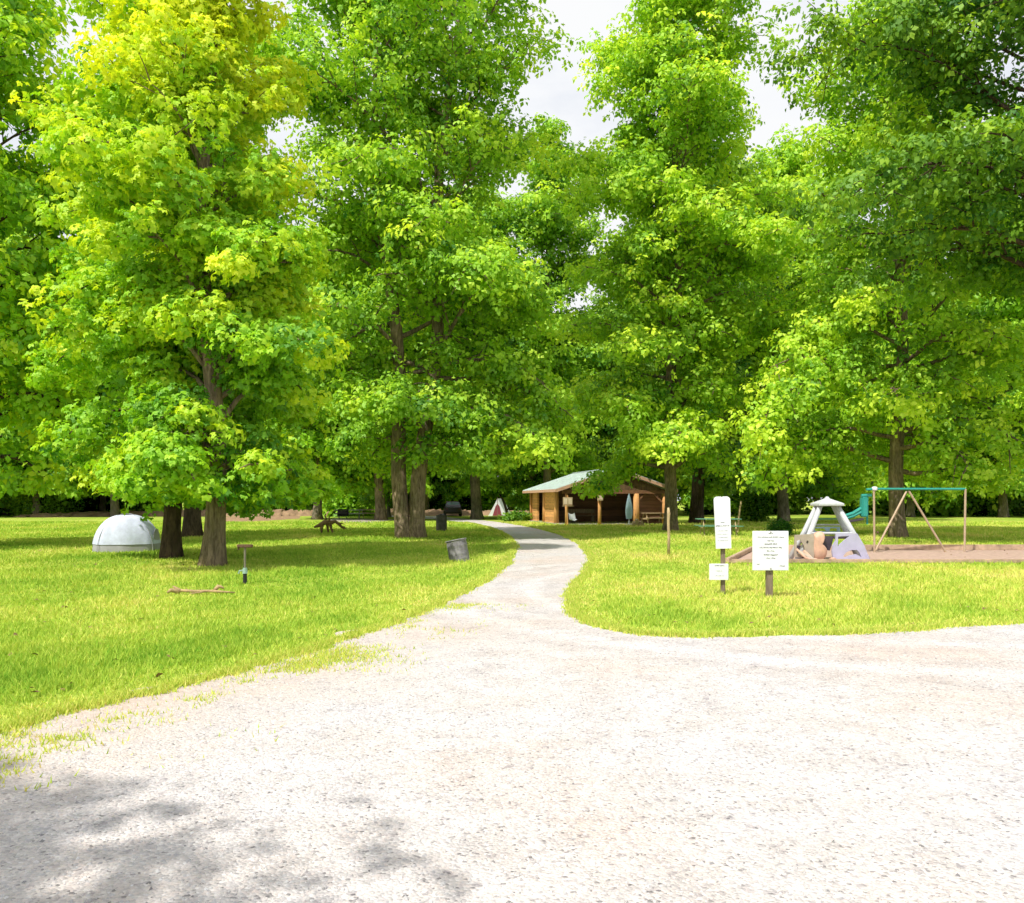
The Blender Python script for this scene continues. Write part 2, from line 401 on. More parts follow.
def gen_tree(seed, H, cb, Rd, r0, nprim, nleaf, leaf, lobes=1, prof='column', tint0=0.42, droop=0.25, stems=None, clump=0.62, lean=(0, 0), edge=0.25, zmin=0.9, hgrad=0.0, hexp=0.92):
    rng = np.random.default_rng(seed); rnd = random.Random(seed)
    leaf *= .86 if lobes == 3 else .95; nleaf = int(nleaf * (1.22 if lobes == 3 else 1.1))
    wood = MB(); clumps = []
    stems = stems or [(0.0, 0.0, lean[0], lean[1], 1.0)]
    for si, (sx, sy, lx, ly, hs) in enumerate(stems):
        Hs = H * hs; n = 16; pts = []; rad = []
        ph = rnd.uniform(0, 6.28)
        for i in range(n):
            t = (i / (n - 1)) ** 1.5
            z = Hs * 0.97 * t - 0.12 * (i == 0)
            w = min(1, z / 4.0) * 0.22
            pts.append((sx + lx * z / Hs + w * math.sin(z * 0.42 + ph), sy + ly * z / Hs + w * math.cos(z * 0.35 + ph), z))
            rad.append(max(0.025, r0 * (1 - t * 0.93) ** 0.85 * (1 + 0.36 * math.exp(-max(z, 0) / 0.35) )))
        P = np.array(pts)
        wood.tube(pts, rad, 14, True, lambda i, a: 1 + (0.16 * math.cos(5 * a + ph) + 0.08 * math.cos(3 * a)) * math.exp(-max(pts[i][2], 0) / 0.7))
        def at(z): return Vector([float(np.interp(z, P[:, 2], P[:, k])) for k in range(3)])
        np_ = nprim // len(stems)
        for k in range(np_):
            t = (k + rnd.uniform(0, 1)) / np_
            h = cb + (Hs - cb) * t ** hexp
            az = k * 2.399963 + rnd.uniform(-0.5, 0.5) + si * 1.3
            Lp = Rd * PROFILE[prof](t) * rnd.uniform(0.72, 1.15) * (1 + .20 * math.sin(2 * az + h * .55 + ph) + .15 * math.sin(3 * az - h * .9 + 2 * ph))
            el = R(4 + 56 * t ** 1.1 + rnd.uniform(-20, 24))
            b0 = at(h); d = Vector((math.cos(az) * math.cos(el), math.sin(az) * math.cos(el), math.sin(el)))
            bp = [b0]; cur = b0.copy(); dd = d.copy(); ns = 6
            for j in range(ns):
                dd = (dd + Vector((rnd.uniform(-.16, .16), rnd.uniform(-.16, .16), rnd.uniform(-.1, .1) + (0.10 if j < 2 else -droop * (1 - t) * 0.9)))).normalized()
                if cur.z < zmin + .9 and dd.z < 0.04: dd.z = 0.05; dd.normalize()
                cur = cur + dd * Lp / ns; bp.append(cur.copy())
            rb = max(0.02, float(np.interp(h, P[:, 2], rad)) * 0.42)
            wood.tube(bp, [rb * (1 - 0.85 * j / ns) for j in range(ns + 1)], 6, False)
            clumps.append((bp[-1], d, 1.0, t))
            nsec = max(3, int(Lp * 1.7))
            for q in range(nsec):
                s = 0.22 + 0.76 * (q + rnd.random()) / nsec
                f = s * ns; i0 = min(ns - 1, int(f)); base = bp[i0].lerp(bp[i0 + 1], f - i0)
                ax = (bp[i0 + 1] - bp[i0]).normalized()
                sgn = 1 if q % 2 else -1
                rot = Matrix.Rotation(sgn * R(rnd.uniform(35, 80)), 3, 'Z')
                sd = (rot @ ax + Vector((0, 0, rnd.uniform(-.45, .35)))).normalized()
                Ls = (0.35 + 0.42 * Lp * (1 - 0.65 * s)) * rnd.uniform(0.6, 1.25)
                e = base + sd * Ls + Vector((0, 0, -droop * Ls * 0.35))
                e.z = max(e.z, zmin + .25)
                mid_ = base.lerp(e, 0.5) + Vector((0, 0, 0.06 * Ls))
                wood.tube([base, mid_, e], [rb * 0.38, rb * 0.25, 0.008], 4, False)
                clumps.append((e, sd, s, t))
                if Ls > 0.8: clumps.append((mid_, sd, s * 0.8, t))
                if Ls > 1.5:
                    for _ in range(2):
                        o2 = Vector((rnd.uniform(-1, 1), rnd.uniform(-1, 1), rnd.uniform(-.6, .4))) * Ls * 0.35
                        wood.tube([mid_, mid_ + o2 * 0.6, mid_ + o2], [rb * 0.2, rb * 0.12, 0.006], 4, False)
                        clumps.append((mid_ + o2, (sd + o2.normalized()).normalized(), s, t))
    C = np.array([c[0] for c in clumps]); D = np.array([c[1] for c in clumps])
    S = np.array([c[2] for c in clumps]); T = np.array([c[3] for c in clumps])
    nc = len(C)
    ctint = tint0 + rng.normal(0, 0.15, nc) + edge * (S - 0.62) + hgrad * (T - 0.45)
    # a clump holds sprays, a spray is a rosette of leaves that share a plane and a tint
    wts = rng.uniform(0.35, 1.5, nc) * (1.15 - 0.5 * T) * (rng.random(nc) > 0.10); per = 6 if lobes == 1 else 4
    ns_ = nleaf // per; idx = rng.choice(nc, ns_, p=wts / wts.sum())
    csize = clump * rng.uniform(0.65, 1.35, nc)
    off = rng.normal(0, 1, (ns_, 3)); off /= np.maximum(1.0, np.linalg.norm(off, axis=1, keepdims=True) / 1.6)
    off *= np.array([1, 1, 0.62]) * csize[idx][:, None] * 0.66
    cen = C[idx] + off
    outw = norm(off + 0.35 * D[idx] * csize[idx][:, None])
    sn = norm(outw * 0.62 + rng.normal(0, 0.33, (ns_, 3)) + np.array([0, 0, 0.55]))
    st = ctint[idx] + rng.normal(0, 0.085, ns_)
    keep = cen[:, 2] > zmin + 0.3 * rng.normal(0, .5, ns_)
    cen, sn, st = cen[keep], sn[keep], st[keep]; m_ = len(cen)
    u = norm(np.cross(sn, rng.normal(0, 1, (m_, 3)))); v_ = np.cross(sn, u)
    pos, axis, nrm = [], [], []
    for k in range(per):
        a = (2 * np.pi * k / per + rng.normal(0, .38, m_))[:, None]
        d_ = u * np.cos(a) + v_ * np.sin(a)
        pos.append(cen + d_ * leaf * rng.uniform(.05, .75, (m_, 1)) + sn * rng.normal(0, .22 * leaf, (m_, 1)))
        axis.append(d_ - sn * 0.22 + np.array([0, 0, -0.22]) + rng.normal(0, .16, (m_, 3)))
        nrm.append(sn + d_ * 0.22 + rng.normal(0, 0.20, (m_, 3)))
    pos, axis, nrm = np.concatenate(pos), np.concatenate(axis), np.concatenate(nrm)
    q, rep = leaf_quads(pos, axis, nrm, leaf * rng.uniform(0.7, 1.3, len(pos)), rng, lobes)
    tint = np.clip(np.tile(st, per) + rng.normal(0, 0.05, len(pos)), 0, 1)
    return wood, q, np.tile(tint, rep)

def make_tree(label, loc, args, leafm, barkm, name='tree', rz=0.0, group=None, cat='tree'):
    root = thing(name, label, cat, (loc[0], loc[1], 0), rz, group)
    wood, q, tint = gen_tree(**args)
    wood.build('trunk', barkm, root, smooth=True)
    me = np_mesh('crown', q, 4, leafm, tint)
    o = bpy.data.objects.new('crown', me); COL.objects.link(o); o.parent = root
    return root

def make_bush(label, loc, seed, rx, h, nleaf, leaf, leafm, name='bush', tint0=0.35, group=None):
    rng = np.random.default_rng(seed); rnd = random.Random(seed)
    root = thing(name, label, 'bush', (loc[0], loc[1], 0), 0, group)
    w = MB(); tips = []
    for k in range(16):
        a = k * 2.4 + rnd.uniform(-.4, .4); rr = rx * math.sqrt(rnd.random()) * 0.8
        e = Vector((rr * math.cos(a), rr * math.sin(a), h * (1 - 0.55 * (rr / rx) ** 2) * rnd.uniform(0.5, 0.95)))
        w.tube([(0.05 * math.cos(a), 0.05 * math.sin(a), -0.03), e * 0.5 + Vector((0, 0, 0.1)), e], [0.03, 0.02, 0.006], 5)
        tips.append(e); tips.append(e * 0.62)
    w.build('stem', M['bark_dark'], root)
    C = np.array(tips); idx = rng.integers(0, len(C), nleaf)
    off = rng.normal(0, 1, (nleaf, 3)) * np.array([rx * 0.26, rx * 0.26, h * 0.17])
    pos = C[idx] + off; pos[:, 2] = np.abs(pos[:, 2]) + 0.02
    ct = tint0 + rng.normal(0, 0.14, len(C))
    axis = norm(off) + rng.normal(0, .5, (nleaf, 3)); nrm = norm(off) * .5 + rng.normal(0, .4, (nleaf, 3)) + np.array([0, 0, .7])
    q, rep = leaf_quads(pos, axis, nrm, leaf * rng.uniform(.7, 1.3, nleaf), rng, 1)
    me = np_mesh('foliage', q, 4, leafm, np.clip(np.tile(ct[idx], rep) + rng.normal(0, .08, nleaf * rep), 0, 1))
    o = bpy.data.objects.new('foliage', me); COL.objects.link(o); o.parent = root
    return root

# ------------------------------------------------------------------ setting: ground, gravel, dirt
def grid_sheet(name, x0, x1, y0, y1, z, mat):
    return structure(MB().add([(x0, y0, z), (x1, y0, z), (x1, y1, z), (x0, y1, z)], [(0, 1, 2, 3)]).build(name, mat))
grid_sheet('ground', -700, 700, -60, 1400, 0.0, M['ground'])

left_px = [(448, 520.5), (470, 523), (492, 528), (508, 535), (517, 545), (514, 555), (508, 564), (495, 577), (475, 589), (450, 601), (425, 612), (390, 626), (345, 641), (300, 655), (255, 668), (205, 681), (137, 698), (60, 716), (0, 731), (-140, 770)]
right_px = [(466, 519), (486, 520.5), (512, 524), (540, 529), (564, 536), (580, 545), (589, 556), (588, 566), (578, 580), (567, 594), (566, 606), (574, 617), (592, 627), (625, 633), (680, 637), (740, 637), (800, 635), (860, 634), (900, 631), (1024, 624), (1250, 616)]
def dense(poly, step=0.25, jit=0.06, seed=3):
    rnd = random.Random(seed); out = []
    for i in range(len(poly) - 1):
        a, b = Vector(poly[i]), Vector(poly[i + 1]); n = max(1, int((b - a).length / step))
        t = (b - a).normalized(); nn = Vector((-t.y, t.x))
        for k in range(n):
            out.append(a.lerp(b, k / n) + nn * rnd.gauss(0, jit))
    out.append(Vector(poly[-1])); return [(v.x, v.y) for v in out]
def smooth_line(pts, it=2):
    for _ in range(it):
        o = [pts[0]]
        for a, b in zip(pts, pts[1:]):
            o.append((a[0] * .75 + b[0] * .25, a[1] * .75 + b[1] * .25)); o.append((a[0] * .25 + b[0] * .75, a[1] * .25 + b[1] * .75))
        o.append(pts[-1]); pts = o
    return pts
Lg = smooth_line([gp(*p) for p in left_px]); Rg = smooth_line([gp(*p) for p in right_px])
far = [(-9.5, 78), (-14, 84), (-30, 90), (-30, 94), (-13, 90), (-7, 82)]
def fbm(x, y, seed):
    r_ = np.random.default_rng(seed); s = np.zeros_like(x)
    for k in range(14):
        f = 0.12 * 1.42 ** k; a = r_.uniform(0, 6.28); ph = r_.uniform(0, 6.28)
        s += np.sin((x * math.cos(a) + y * math.sin(a)) * f * 6.28 + ph) / (1 + 0.28 * k)
    return s / 3.2

def ragged(pts, amp, seed, sgn, ymax):
    P_ = np.array(pts); d_ = np.gradient(P_, axis=0); n_ = np.stack([-d_[:, 1], d_[:, 0]], 1); n_ /= np.maximum(np.linalg.norm(n_, axis=1, keepdims=True), 1e-6)
    f = fbm(P_[:, 0] * 1.6, P_[:, 1] * 1.6, seed) + .5 * fbm(P_[:, 0] * 5, P_[:, 1] * 5, seed + 1)
    w_ = np.clip((ymax - P_[:, 1]) / 3.0, 0.12, 1)
    P_ = P_ + n_ * (sgn * amp * np.clip(f, -.5, 1.2) * w_)[:, None]
    return [tuple(p) for p in P_]
gravel_poly = ragged(dense(list(reversed(Lg)), 0.12, 0.02, 1), .34, 51, 1, 13) + far + ragged(dense(Rg, 0.12, 0.02, 2), .10, 61, 1, 16) + [(60, 11.5), (60, -20), (-60, -20), (-60, 5.0)]
tri = tessellate_polygon([[Vector((x, y, 0)) for x, y in gravel_poly]])
structure(MB().add([(x, y, 0.004) for x, y in gravel_poly], [tuple(t) for t in tri]).build('gravel_road', M['gravel']))
GP = np.array(gravel_poly)
def inside(poly, x, y):
    res = np.zeros(len(x), bool); n = len(poly); j = n - 1
    for i in range(n):
        xi, yi = poly[i]; xj, yj = poly[j]
        if yi != yj:
            c = ((yi > y) != (yj > y)) & (x < (xj - xi) * (y - yi) / (yj - yi) + xi)
            res ^= c
        j = i
    return res

# playground sand bed with timber edging
pit = [gp(727, 563.5), (13.8, 21.45), (18.2, 27.2), gp(752, 550.5)]
structure(MB().add([(x, y, 0.008) for x, y in pit], [(0, 1, 2, 3)]).build('sand_bed', M['sand']))
PIT = np.array(pit)

def blades(name, x, y, hgt, wid, tint, rng):
    n = len(x); az = rng.uniform(0, 2 * np.pi, n)
    lean = rng.normal(0, 0.45, (n, 2)) * hgt[:, None]
    side = np.stack([np.cos(az), np.sin(az), np.zeros(n)], 1) * wid[:, None]
    p = np.stack([x, y, np.zeros(n)], 1)
    tip = p + np.concatenate([lean, hgt[:, None]], 1)
    q = np.stack([p - side, p + side, tip], 1).reshape(-1, 3)
    me = np_mesh(name, q, 3, M['grass'], tint)
    o = bpy.data.objects.new(name, me); COL.objects.link(o)
    return stuff(o)

rng = np.random.default_rng(11)
n = 520000
yy = np.exp(rng.uniform(math.log(6.2), math.log(62), n)); xx = rng.uniform(-0.74, 0.74, n) * yy
ing = inside(gravel_poly, xx, yy) | inside(pit, xx, yy)
# distance to the gravel's edge, roughly: sample the test at small shifts
near = np.zeros(n, bool)
for dx, dy in ((.5, 0), (-.5, 0), (0, .5), (0, -.6), (.35, -.35), (-.35, -.35)):
    near |= inside(gravel_poly, xx + dx, yy + dy)
keep = ~ing & ~(near & (rng.random(n) < 0.35))
xx, yy, near = xx[keep], yy[keep], near[keep]
nz = fbm(xx, yy, 5)
tint = np.clip(0.44 + 0.34 * nz + rng.normal(0, 0.16, len(xx)) + near * 0.16 + 0.17 * (xx > 0), 0, 1)
h = (0.044 + 0.032 * np.clip(fbm(xx, yy, 8), -1, 1) + rng.normal(0, .015, len(xx))).clip(0.02, .13) * (1 - .35 * near)
blades('grass', xx, yy, h * (1 + yy / 60), 0.003 + yy * 0.00048, tint, rng)
# sparse tufts straying onto the gravel along the near corner
n = 90000
t = rng.uniform(0, 1, n); Lp = np.array(Lg); k = rng.integers(int(len(Lp) * .40), len(Lp) - 1, n)
px_ = Lp[k] + (Lp[k + 1] - Lp[k]) * t[:, None] + np.stack([np.abs(rng.normal(0, 0.9, n)) * .6, -np.abs(rng.normal(0, 0.75, n))], 1)
g = fbm(px_[:, 0] * 2.2, px_[:, 1] * 2.2, 21)
dist = np.linalg.norm(px_ - Lp[k], axis=1)
kp = inside(gravel_poly, px_[:, 0], px_[:, 1]) & (g + rng.normal(0, .24, n) > 0.16 + 0.34 * dist) & (px_[:, 1] < 13) & (rng.random(n) < .4)
px_ = px_[kp]; m_ = len(px_)
blades('stray_grass', px_[:, 0], px_[:, 1], rng.uniform(.02, .055, m_), np.full(m_, .006), np.clip(rng.normal(.62, .2, m_), 0, 1), rng)

n = 60000
E = np.concatenate([np.array(Lg), np.array(Rg)]); SD = np.concatenate([np.full(len(Lg), 1.0), np.full(len(Rg), -1.0)])
k = rng.integers(0, len(E) - 1, n); k = np.where(k == len(Lg) - 1, k - 1, k); t = rng.random(n)
dv_ = E[k + 1] - E[k]; nrm_ = np.stack([-dv_[:, 1], dv_[:, 0]], 1); nrm_ /= np.linalg.norm(nrm_, axis=1, keepdims=True)
f_ = E[k] + dv_ * t[:, None]
f_ = f_ + nrm_ * (SD[k] * (rng.normal(-.07, .06, n) + .08 * fbm(f_[:, 0] * 3, f_[:, 1] * 3, 33)))[:, None]
kp = (f_[:, 1] > 5.5) & (f_[:, 1] < 60); f_ = f_[kp]; m_ = len(f_)
blades('edge_grass', f_[:, 0], f_[:, 1], rng.uniform(.02, .06, m_) * (1 + f_[:, 1] / 60), .003 + f_[:, 1] * .0005, np.clip(rng.normal(.60, .2, m_), 0, 1), rng)

n = 420
fy = np.exp(rng.uniform(math.log(5.5), math.log(34), n)); fx = rng.uniform(-.62, .62, n) * fy
kp = ~inside(gravel_poly, fx, fy); fx, fy = fx[kp], fy[kp]; n = len(fx)
q, _ = leaf_quads(np.stack([fx, fy, rng.uniform(.02, .05, n)], 1), rng.normal(0, 1, (n, 3)) * np.array([1, 1, .2]), rng.normal(0, .3, (n, 3)) + np.array([0, 0, 1]), rng.uniform(.05, .09, n), rng)
o = bpy.data.objects.new('fallen_leaves', np_mesh('fallen_leaves', q, 4, M['stick_dark'])); COL.objects.link(o); stuff(o)

# loose stones on the gravel
def stones(n, y0, y1, smin, smax, seed):
    r_ = np.random.default_rng(seed)
    y = np.exp(r_.uniform(math.log(y0), math.log(y1), n)); x = r_.uniform(-.72, .72, n) * y
    k = inside(gravel_poly, x, y); x, y = x[k], y[k]; n = len(x)
    s = smin + (smax - smin) * r_.random(n) ** 3
    base = np.array([(1, 0, 0), (0, 1, 0), (-1, 0, 0), (0, -1, 0), (0, 0, 1)], float)
    faces = [(0, 1, 4), (1, 2, 4), (2, 3, 4), (3, 0, 4)]
    az = r_.uniform(0, 6.28, n); ca, sa = np.cos(az), np.sin(az)
    q = []
    jit = r_.uniform(.6, 1.3, (n, 5, 3))
    P = base[None] * jit + r_.uniform(-.25, .25, (n, 5, 3)) * np.array([1, 1, .4])
    P[:, :4, 2] = -0.1
    P *= s[:, None, None] * np.array([1, .8, .55])
    X = P[:, :, 0] * ca[:, None] - P[:, :, 1] * sa[:, None] + x[:, None]; Y = P[:, :, 0] * sa[:, None] + P[:, :, 1] * ca[:, None] + y[:, None]
    V = np.stack([X, Y, P[:, :, 2] + .005], 2)
    q = np.stack([V[:, f, :] for f in faces], 1).reshape(-1, 3)
    return q, np.repeat(r_.random(n), 4)
q, tn = stones(52000, 3.0, 17, 0.003, 0.015, 4)
m, nt, b = newmat('loose_stone')
at = N(nt, 'ShaderNodeAttribute', attribute_name='tint')
r_ = ramp(nt, [(0.0, (0.13, 0.125, 0.13)), (0.05, (0.42, 0.41, 0.42)), (0.5, (0.53, 0.52, 0.52)), (0.8, (0.58, 0.51, 0.48)), (1.0, (0.66, 0.66, 0.67))])
nt.links.new(at.outputs['Fac'], r_.inputs[0]); nt.links.new(r_.outputs[0], b.inputs['Base Color']); b.inputs['Roughness'].default_value = .9
me = np_mesh('loose_gravel', q, 3, m, tn); o = bpy.data.objects.new('loose_gravel', me); COL.objects.link(o); stuff(o)

# low bank of dry earth at the far side of the clearing
def bank(name, path, w, hh, seed):
    rnd = random.Random(seed); mb = MB(); pts = smooth_line(path, 2); vs = []; fs = []
    ring = 7
    for i, (x, y) in enumerate(pts):
        e = math.sin(math.pi * min(1, max(0, i / (len(pts) - 1)))) ** 0.3
        for k in range(ring):
            u = k / (ring - 1) * 2 - 1
            vs.append((x + rnd.uniform(-.2, .2), y + u * w, max(0.006, hh * e * (1 - u * u) * rnd.uniform(.7, 1.25)) if 0 < k < ring - 1 else 0.006))
    for i in range(len(pts) - 1):
        for k in range(ring - 1):
            a = i * ring + k; fs.append((a, a + 1, a + ring + 1, a + ring))
    return structure(mb.add(vs, fs).build(name, M['dirt'], smooth=True))
path = [(x, 86 + 5 * (x + 20) / 25 + 1.4 * math.sin(x * .3)) for x in np.linspace(-46, 6, 60)]
bank('dirt_bank', path, 1.5, 0.62, 5)
dirtp = [gp(*p) for p in [(205, 523.5), (262, 521), (300, 518.5), (300, 516.2), (205, 517)]]
structure(MB().add([(x, y, .004) for x, y in dirtp], [tuple(range(5))]).build('bare_earth', M['dirt']))
padp = [gp(*p) for p in [(325, 522.3), (372, 522.6), (398, 519.6), (334, 518.4)]]
structure(MB().add([(x, y, .012) for x, y in padp], [tuple(range(4))]).build('concrete_pad', M['concrete']))

# ------------------------------------------------------------------ trees one can tell apart
x, y = gp(213, 566)
make_tree('yellow green broadleaf tree with a stout flared trunk, nearest of all to the gravel', (x, y),
    dict(seed=21, H=17, cb=1.7, Rd=2.6, r0=0.25, hexp=1.2, nprim=80, nleaf=64000, leaf=.135, zmin=1.5, hgrad=.62, lobes=3, tint0=.62, droop=.36, clump=.62, edge=.3), M['leaf_yellow'], M['bark_grey'])
x, y = gp(171, 558)
make_tree('tree with a dark straight trunk between the pale tent and a stout flared trunk', (x, y),
    dict(seed=22, H=17.5, cb=1.7, Rd=2.9, r0=0.24, hexp=1.15, nprim=70, nleaf=50000, leaf=.14, zmin=1.15, hgrad=.5, lobes=3, tint0=.50, droop=.45, clump=.62, edge=.35), M['leaf_yellow'], M['bark_dark'])
x, y = gp(192, 537)
make_tree('tree with a slim trunk glimpsed between the two foreground trunks beside the tent', (x, y),
    dict(seed=23, H=20, cb=4.0, Rd=4.5, r0=0.36, nprim=48, nleaf=26000, leaf=.28, tint0=.42), M['leaf_green'], M['bark_dark'])
x, y = gp(410, 538)
make_tree('very tall tree with twin trunks joined at the foot beside the gravel road', (x, y),
    dict(seed=24, H=29, cb=3.1, Rd=6.3, r0=0.345, nprim=92, nleaf=135000, leaf=.215, zmin=2.8, lobes=1, tint0=.50, droop=.30, prof='spread', clump=.95,
         stems=[(-0.235, 0, -1.9, .5, 1.0), (0.25, 0.05, 2.3, -.4, .99)], edge=.3), M['leaf_green'], M['bark_grey'])
x, y = gp(670, 531)
make_tree('tall broadleaf tree with a single bare lower trunk in front of the log pavilion', (x, y),
    dict(seed=25, H=30, cb=2.7, Rd=5.7, r0=0.33, nprim=88, nleaf=115000, leaf=.235, zmin=1.95, tint0=.54, droop=.30, clump=.95, edge=.3, lean=(.6, 0)), M['leaf_green'], M['bark_grey'])
make_tree('bushy yellow green tree behind the swing set', (16.6, 36.5),
    dict(seed=26, H=22, cb=2.8, Rd=6.2, r0=0.33, nprim=70, nleaf=88000, leaf=.22, zmin=1.9, tint0=.58, droop=.35, prof='spread', clump=.9, edge=.35), M['leaf_green'], M['bark_grey'])
x, y = gp(784, 522)
make_tree('round crowned tree on the sunny lawn behind the toy climber', (x, y),
    dict(seed=27, H=25, cb=3.0, Rd=7.5, r0=0.42, nprim=64, nleaf=72000, leaf=.33, zmin=1.6, tint0=.46, droop=.3, prof='spread', clump=1.1, edge=.3), M['leaf_green'], M['bark_far'])
x, y = gp(696, 523.5)
make_tree('dark trunked tree behind the green picnic table', (x, y),
    dict(seed=28, H=26, cb=4.0, Rd=6.0, r0=0.46, nprim=60, nleaf=60000, leaf=.32, zmin=2.2, tint0=.34, clump=1.1), M['leaf_dark'], M['bark_dark'])
x, y = gp(477, 519)
make_tree('grey trunked tree where the gravel road bends out of sight', (x, y),
    dict(seed=29, H=26, cb=4.2, Rd=6.5, r0=0.46, nprim=60, nleaf=68000, leaf=.33, zmin=2.2, tint0=.40, clump=1.15), M['leaf_green'], M['bark_far'])
x, y = gp(381, 520)
make_tree('pale grey trunked tree beside the weathered picnic tables', (x, y),
    dict(seed=30, H=24, cb=3.6, Rd=6, r0=0.42, nprim=56, nleaf=46000, leaf=.40, zmin=2.2, tint0=.36, clump=1.1), M['leaf_green'], M['bark_grey'])
x, y = gp(317, 519.5)
make_tree('dark grey trunked tree beyond the gnarled dead branch', (x, y),
    dict(seed=31, H=22, cb=3.0, Rd=6, r0=0.36, nprim=56, nleaf=46000, leaf=.40, zmin=2.3, tint0=.42, clump=1.1), M['leaf_yellow'], M['bark_far'])
make_tree('big dark crowned tree whose branches reach in over the swing set', (17.9, 27.5),
    dict(seed=32, H=25, cb=8.0, Rd=6.6, r0=0.36, nprim=62, nleaf=72000, leaf=.21, tint0=.36, droop=.2, prof='spread', clump=.8), M['leaf_dark'], M['bark_dark'])
make_tree('tall slender tree rising straight behind the roof of the log pavilion', (3.2, 73),
    dict(seed=34, H=33, cb=3.5, Rd=6.2, r0=0.36, nprim=70, nleaf=66000, leaf=.33, tint0=.44, droop=.25, clump=1.0, edge=.3, zmin=2.0), M['leaf_green'], M['bark_far'])
make_tree('leafy tree on the lawn on the far side of the pale tent', (-18.5, 29),
    dict(seed=33, H=20, cb=2.6, Rd=5.5, r0=0.32, nprim=60, nleaf=46000, leaf=.26, tint0=.5, droop=.35, clump=.85), M['leaf_yellow'], M['bark_dark'])

# the wood behind: three kinds, copied
W = []
wl = 'tall leafy tree in the shaded wood behind the park, one of many alike'
wg = 'trees of the wood behind the park'
for i, (hh, rd, ti, lm) in enumerate([(27, 6.5, .40, 'leaf_dark'), (24, 6.0, .42, 'leaf_green'), (29, 6.0, .36, 'leaf_green')]):
    W.append((hh, dict(seed=40 + i, H=hh, cb=2.6, Rd=rd, r0=.38, nprim=58, nleaf=46000, leaf=.46, tint0=ti, clump=1.2, droop=.2), lm))
spots = []
rnd = random.Random(12)
for row, (zz, step) in enumerate([(80, 8.0), (92, 7.5), (106, 8.5), (122, 9)]):
    half = zz * .68 + 8
    xk = -half + rnd.uniform(0, 4)
    while xk < half:
        spots.append((xk + rnd.uniform(-1.5, 1.5), zz + rnd.uniform(-3.5, 3.5), row)); xk += step * rnd.uniform(.8, 1.2)
avoid = [(3, 62, 12), (-2.9, 71.6, 4)]
protos = {}
for i, (x, y, row) in enumerate(spots):
    pxx = 512 + x / y * 850
    if row == 0 and (120 < pxx < 400 or 420 < pxx < 905): continue
    if row == 1 and 150 < pxx < 330: continue
    if row == 1 and 690 < pxx < 880: y += 5
    if abs(y - 92) < 5 and 380 < pxx < 520 and row < 2: y += 7
    k = rnd.randrange(3)
    s = rnd.uniform(.82, 1.1)
    if 520 < pxx < 600: s *= 0.80
    if k not in protos:
        protos[k] = make_tree(wl, (x, y), W[k][1], M[W[k][2]], M['bark_far'], rz=0, group=wg)
    else:
        copy_thing(protos[k], (x, y, 0), rnd.uniform(0, 6.28), s)
yl = ['slender young tree with a pale thin trunk behind the weathered picnic tables', 'slender young tree just past the pale grey trunk', 'slender young tree by the far dirt bank near the gnarled dead branch',
      'slender young tree in the gap beyond the tall narrow sign', 'slender young tree rising behind the low bush at the pavilion corner', 'slender young tree standing on the sunlit lawn behind the leaning pole']
for lab, (pxx, zz, s, k) in zip(yl, [(351, 97, .62, 1), (389, 79, .46, 2), (290, 92, .50, 1), (716, 80, .5, 2), (531, 78, .5, 1), (742, 88, .55, 1)]):
    r_ = copy_thing(protos[k], ((pxx - 512) / 850 * zz, zz, 0), rnd.uniform(0, 6.28), s, lab)
    del r_['group']
# undergrowth in front of the wood
ug = 'dark leafy shrub in the undergrowth at the edge of the wood, one of many alike'
bp_ = [None, None]
k = 0
for zz in (86, 97):
    xk = -zz * .68
    while xk < zz * .68:
        x, y = xk + rnd.uniform(-1, 1), zz + rnd.uniform(-3, 3); xk += rnd.uniform(2.8, 5.5)
        pxx = 512 + x / y * 850
        if zz < 90 and (140 < pxx < 340 or 380 < pxx < 860): continue
        if zz > 90 and 430 < pxx < 520: y += 6
        j = k % 2; k += 1
        if bp_[j] is None:
            bp_[j] = make_bush(ug, (x, y), 60 + j, 2.2, 2.6, 5200, .34, M['leaf_dark'] if j else M['leaf_green'], name='shrub', tint0=.40, group='shrubs along the edge of the wood')
        else:
            copy_thing(bp_[j], (x, y, 0), rnd.uniform(0, 6.28), rnd.uniform(.7, 1.5))
x, y = gp(781, 536)
make_bush('dark rounded bush just behind the large white sign', (x, y), 71, .50, .62, 5600, .075, M['leaf_dark'], tint0=-.1)
x, y = gp(752, 521)
make_bush('loose dark green shrub beside the leaning pale pole', (x, y), 72, 1.1, 2.0, 4200, .24, M['leaf_dark'], tint0=.32)
x, y = gp(517, 521)
make_bush('low dark bush at the far corner of the log pavilion', (x, y), 73, 1.0, .6, 2600, .18, M['leaf_dark'], tint0=.3)
# tree behind the viewpoint whose shade falls on the near corner of the gravel
make_tree('broadleaf tree behind the viewpoint shading the near corner of the gravel', (-8.3, -4.3),
    dict(seed=80, H=12.5, cb=5.5, Rd=3.0, r0=.28, nprim=40, nleaf=14000, leaf=.26, tint0=.45, clump=.8), M['leaf_green'], M['bark_grey'])

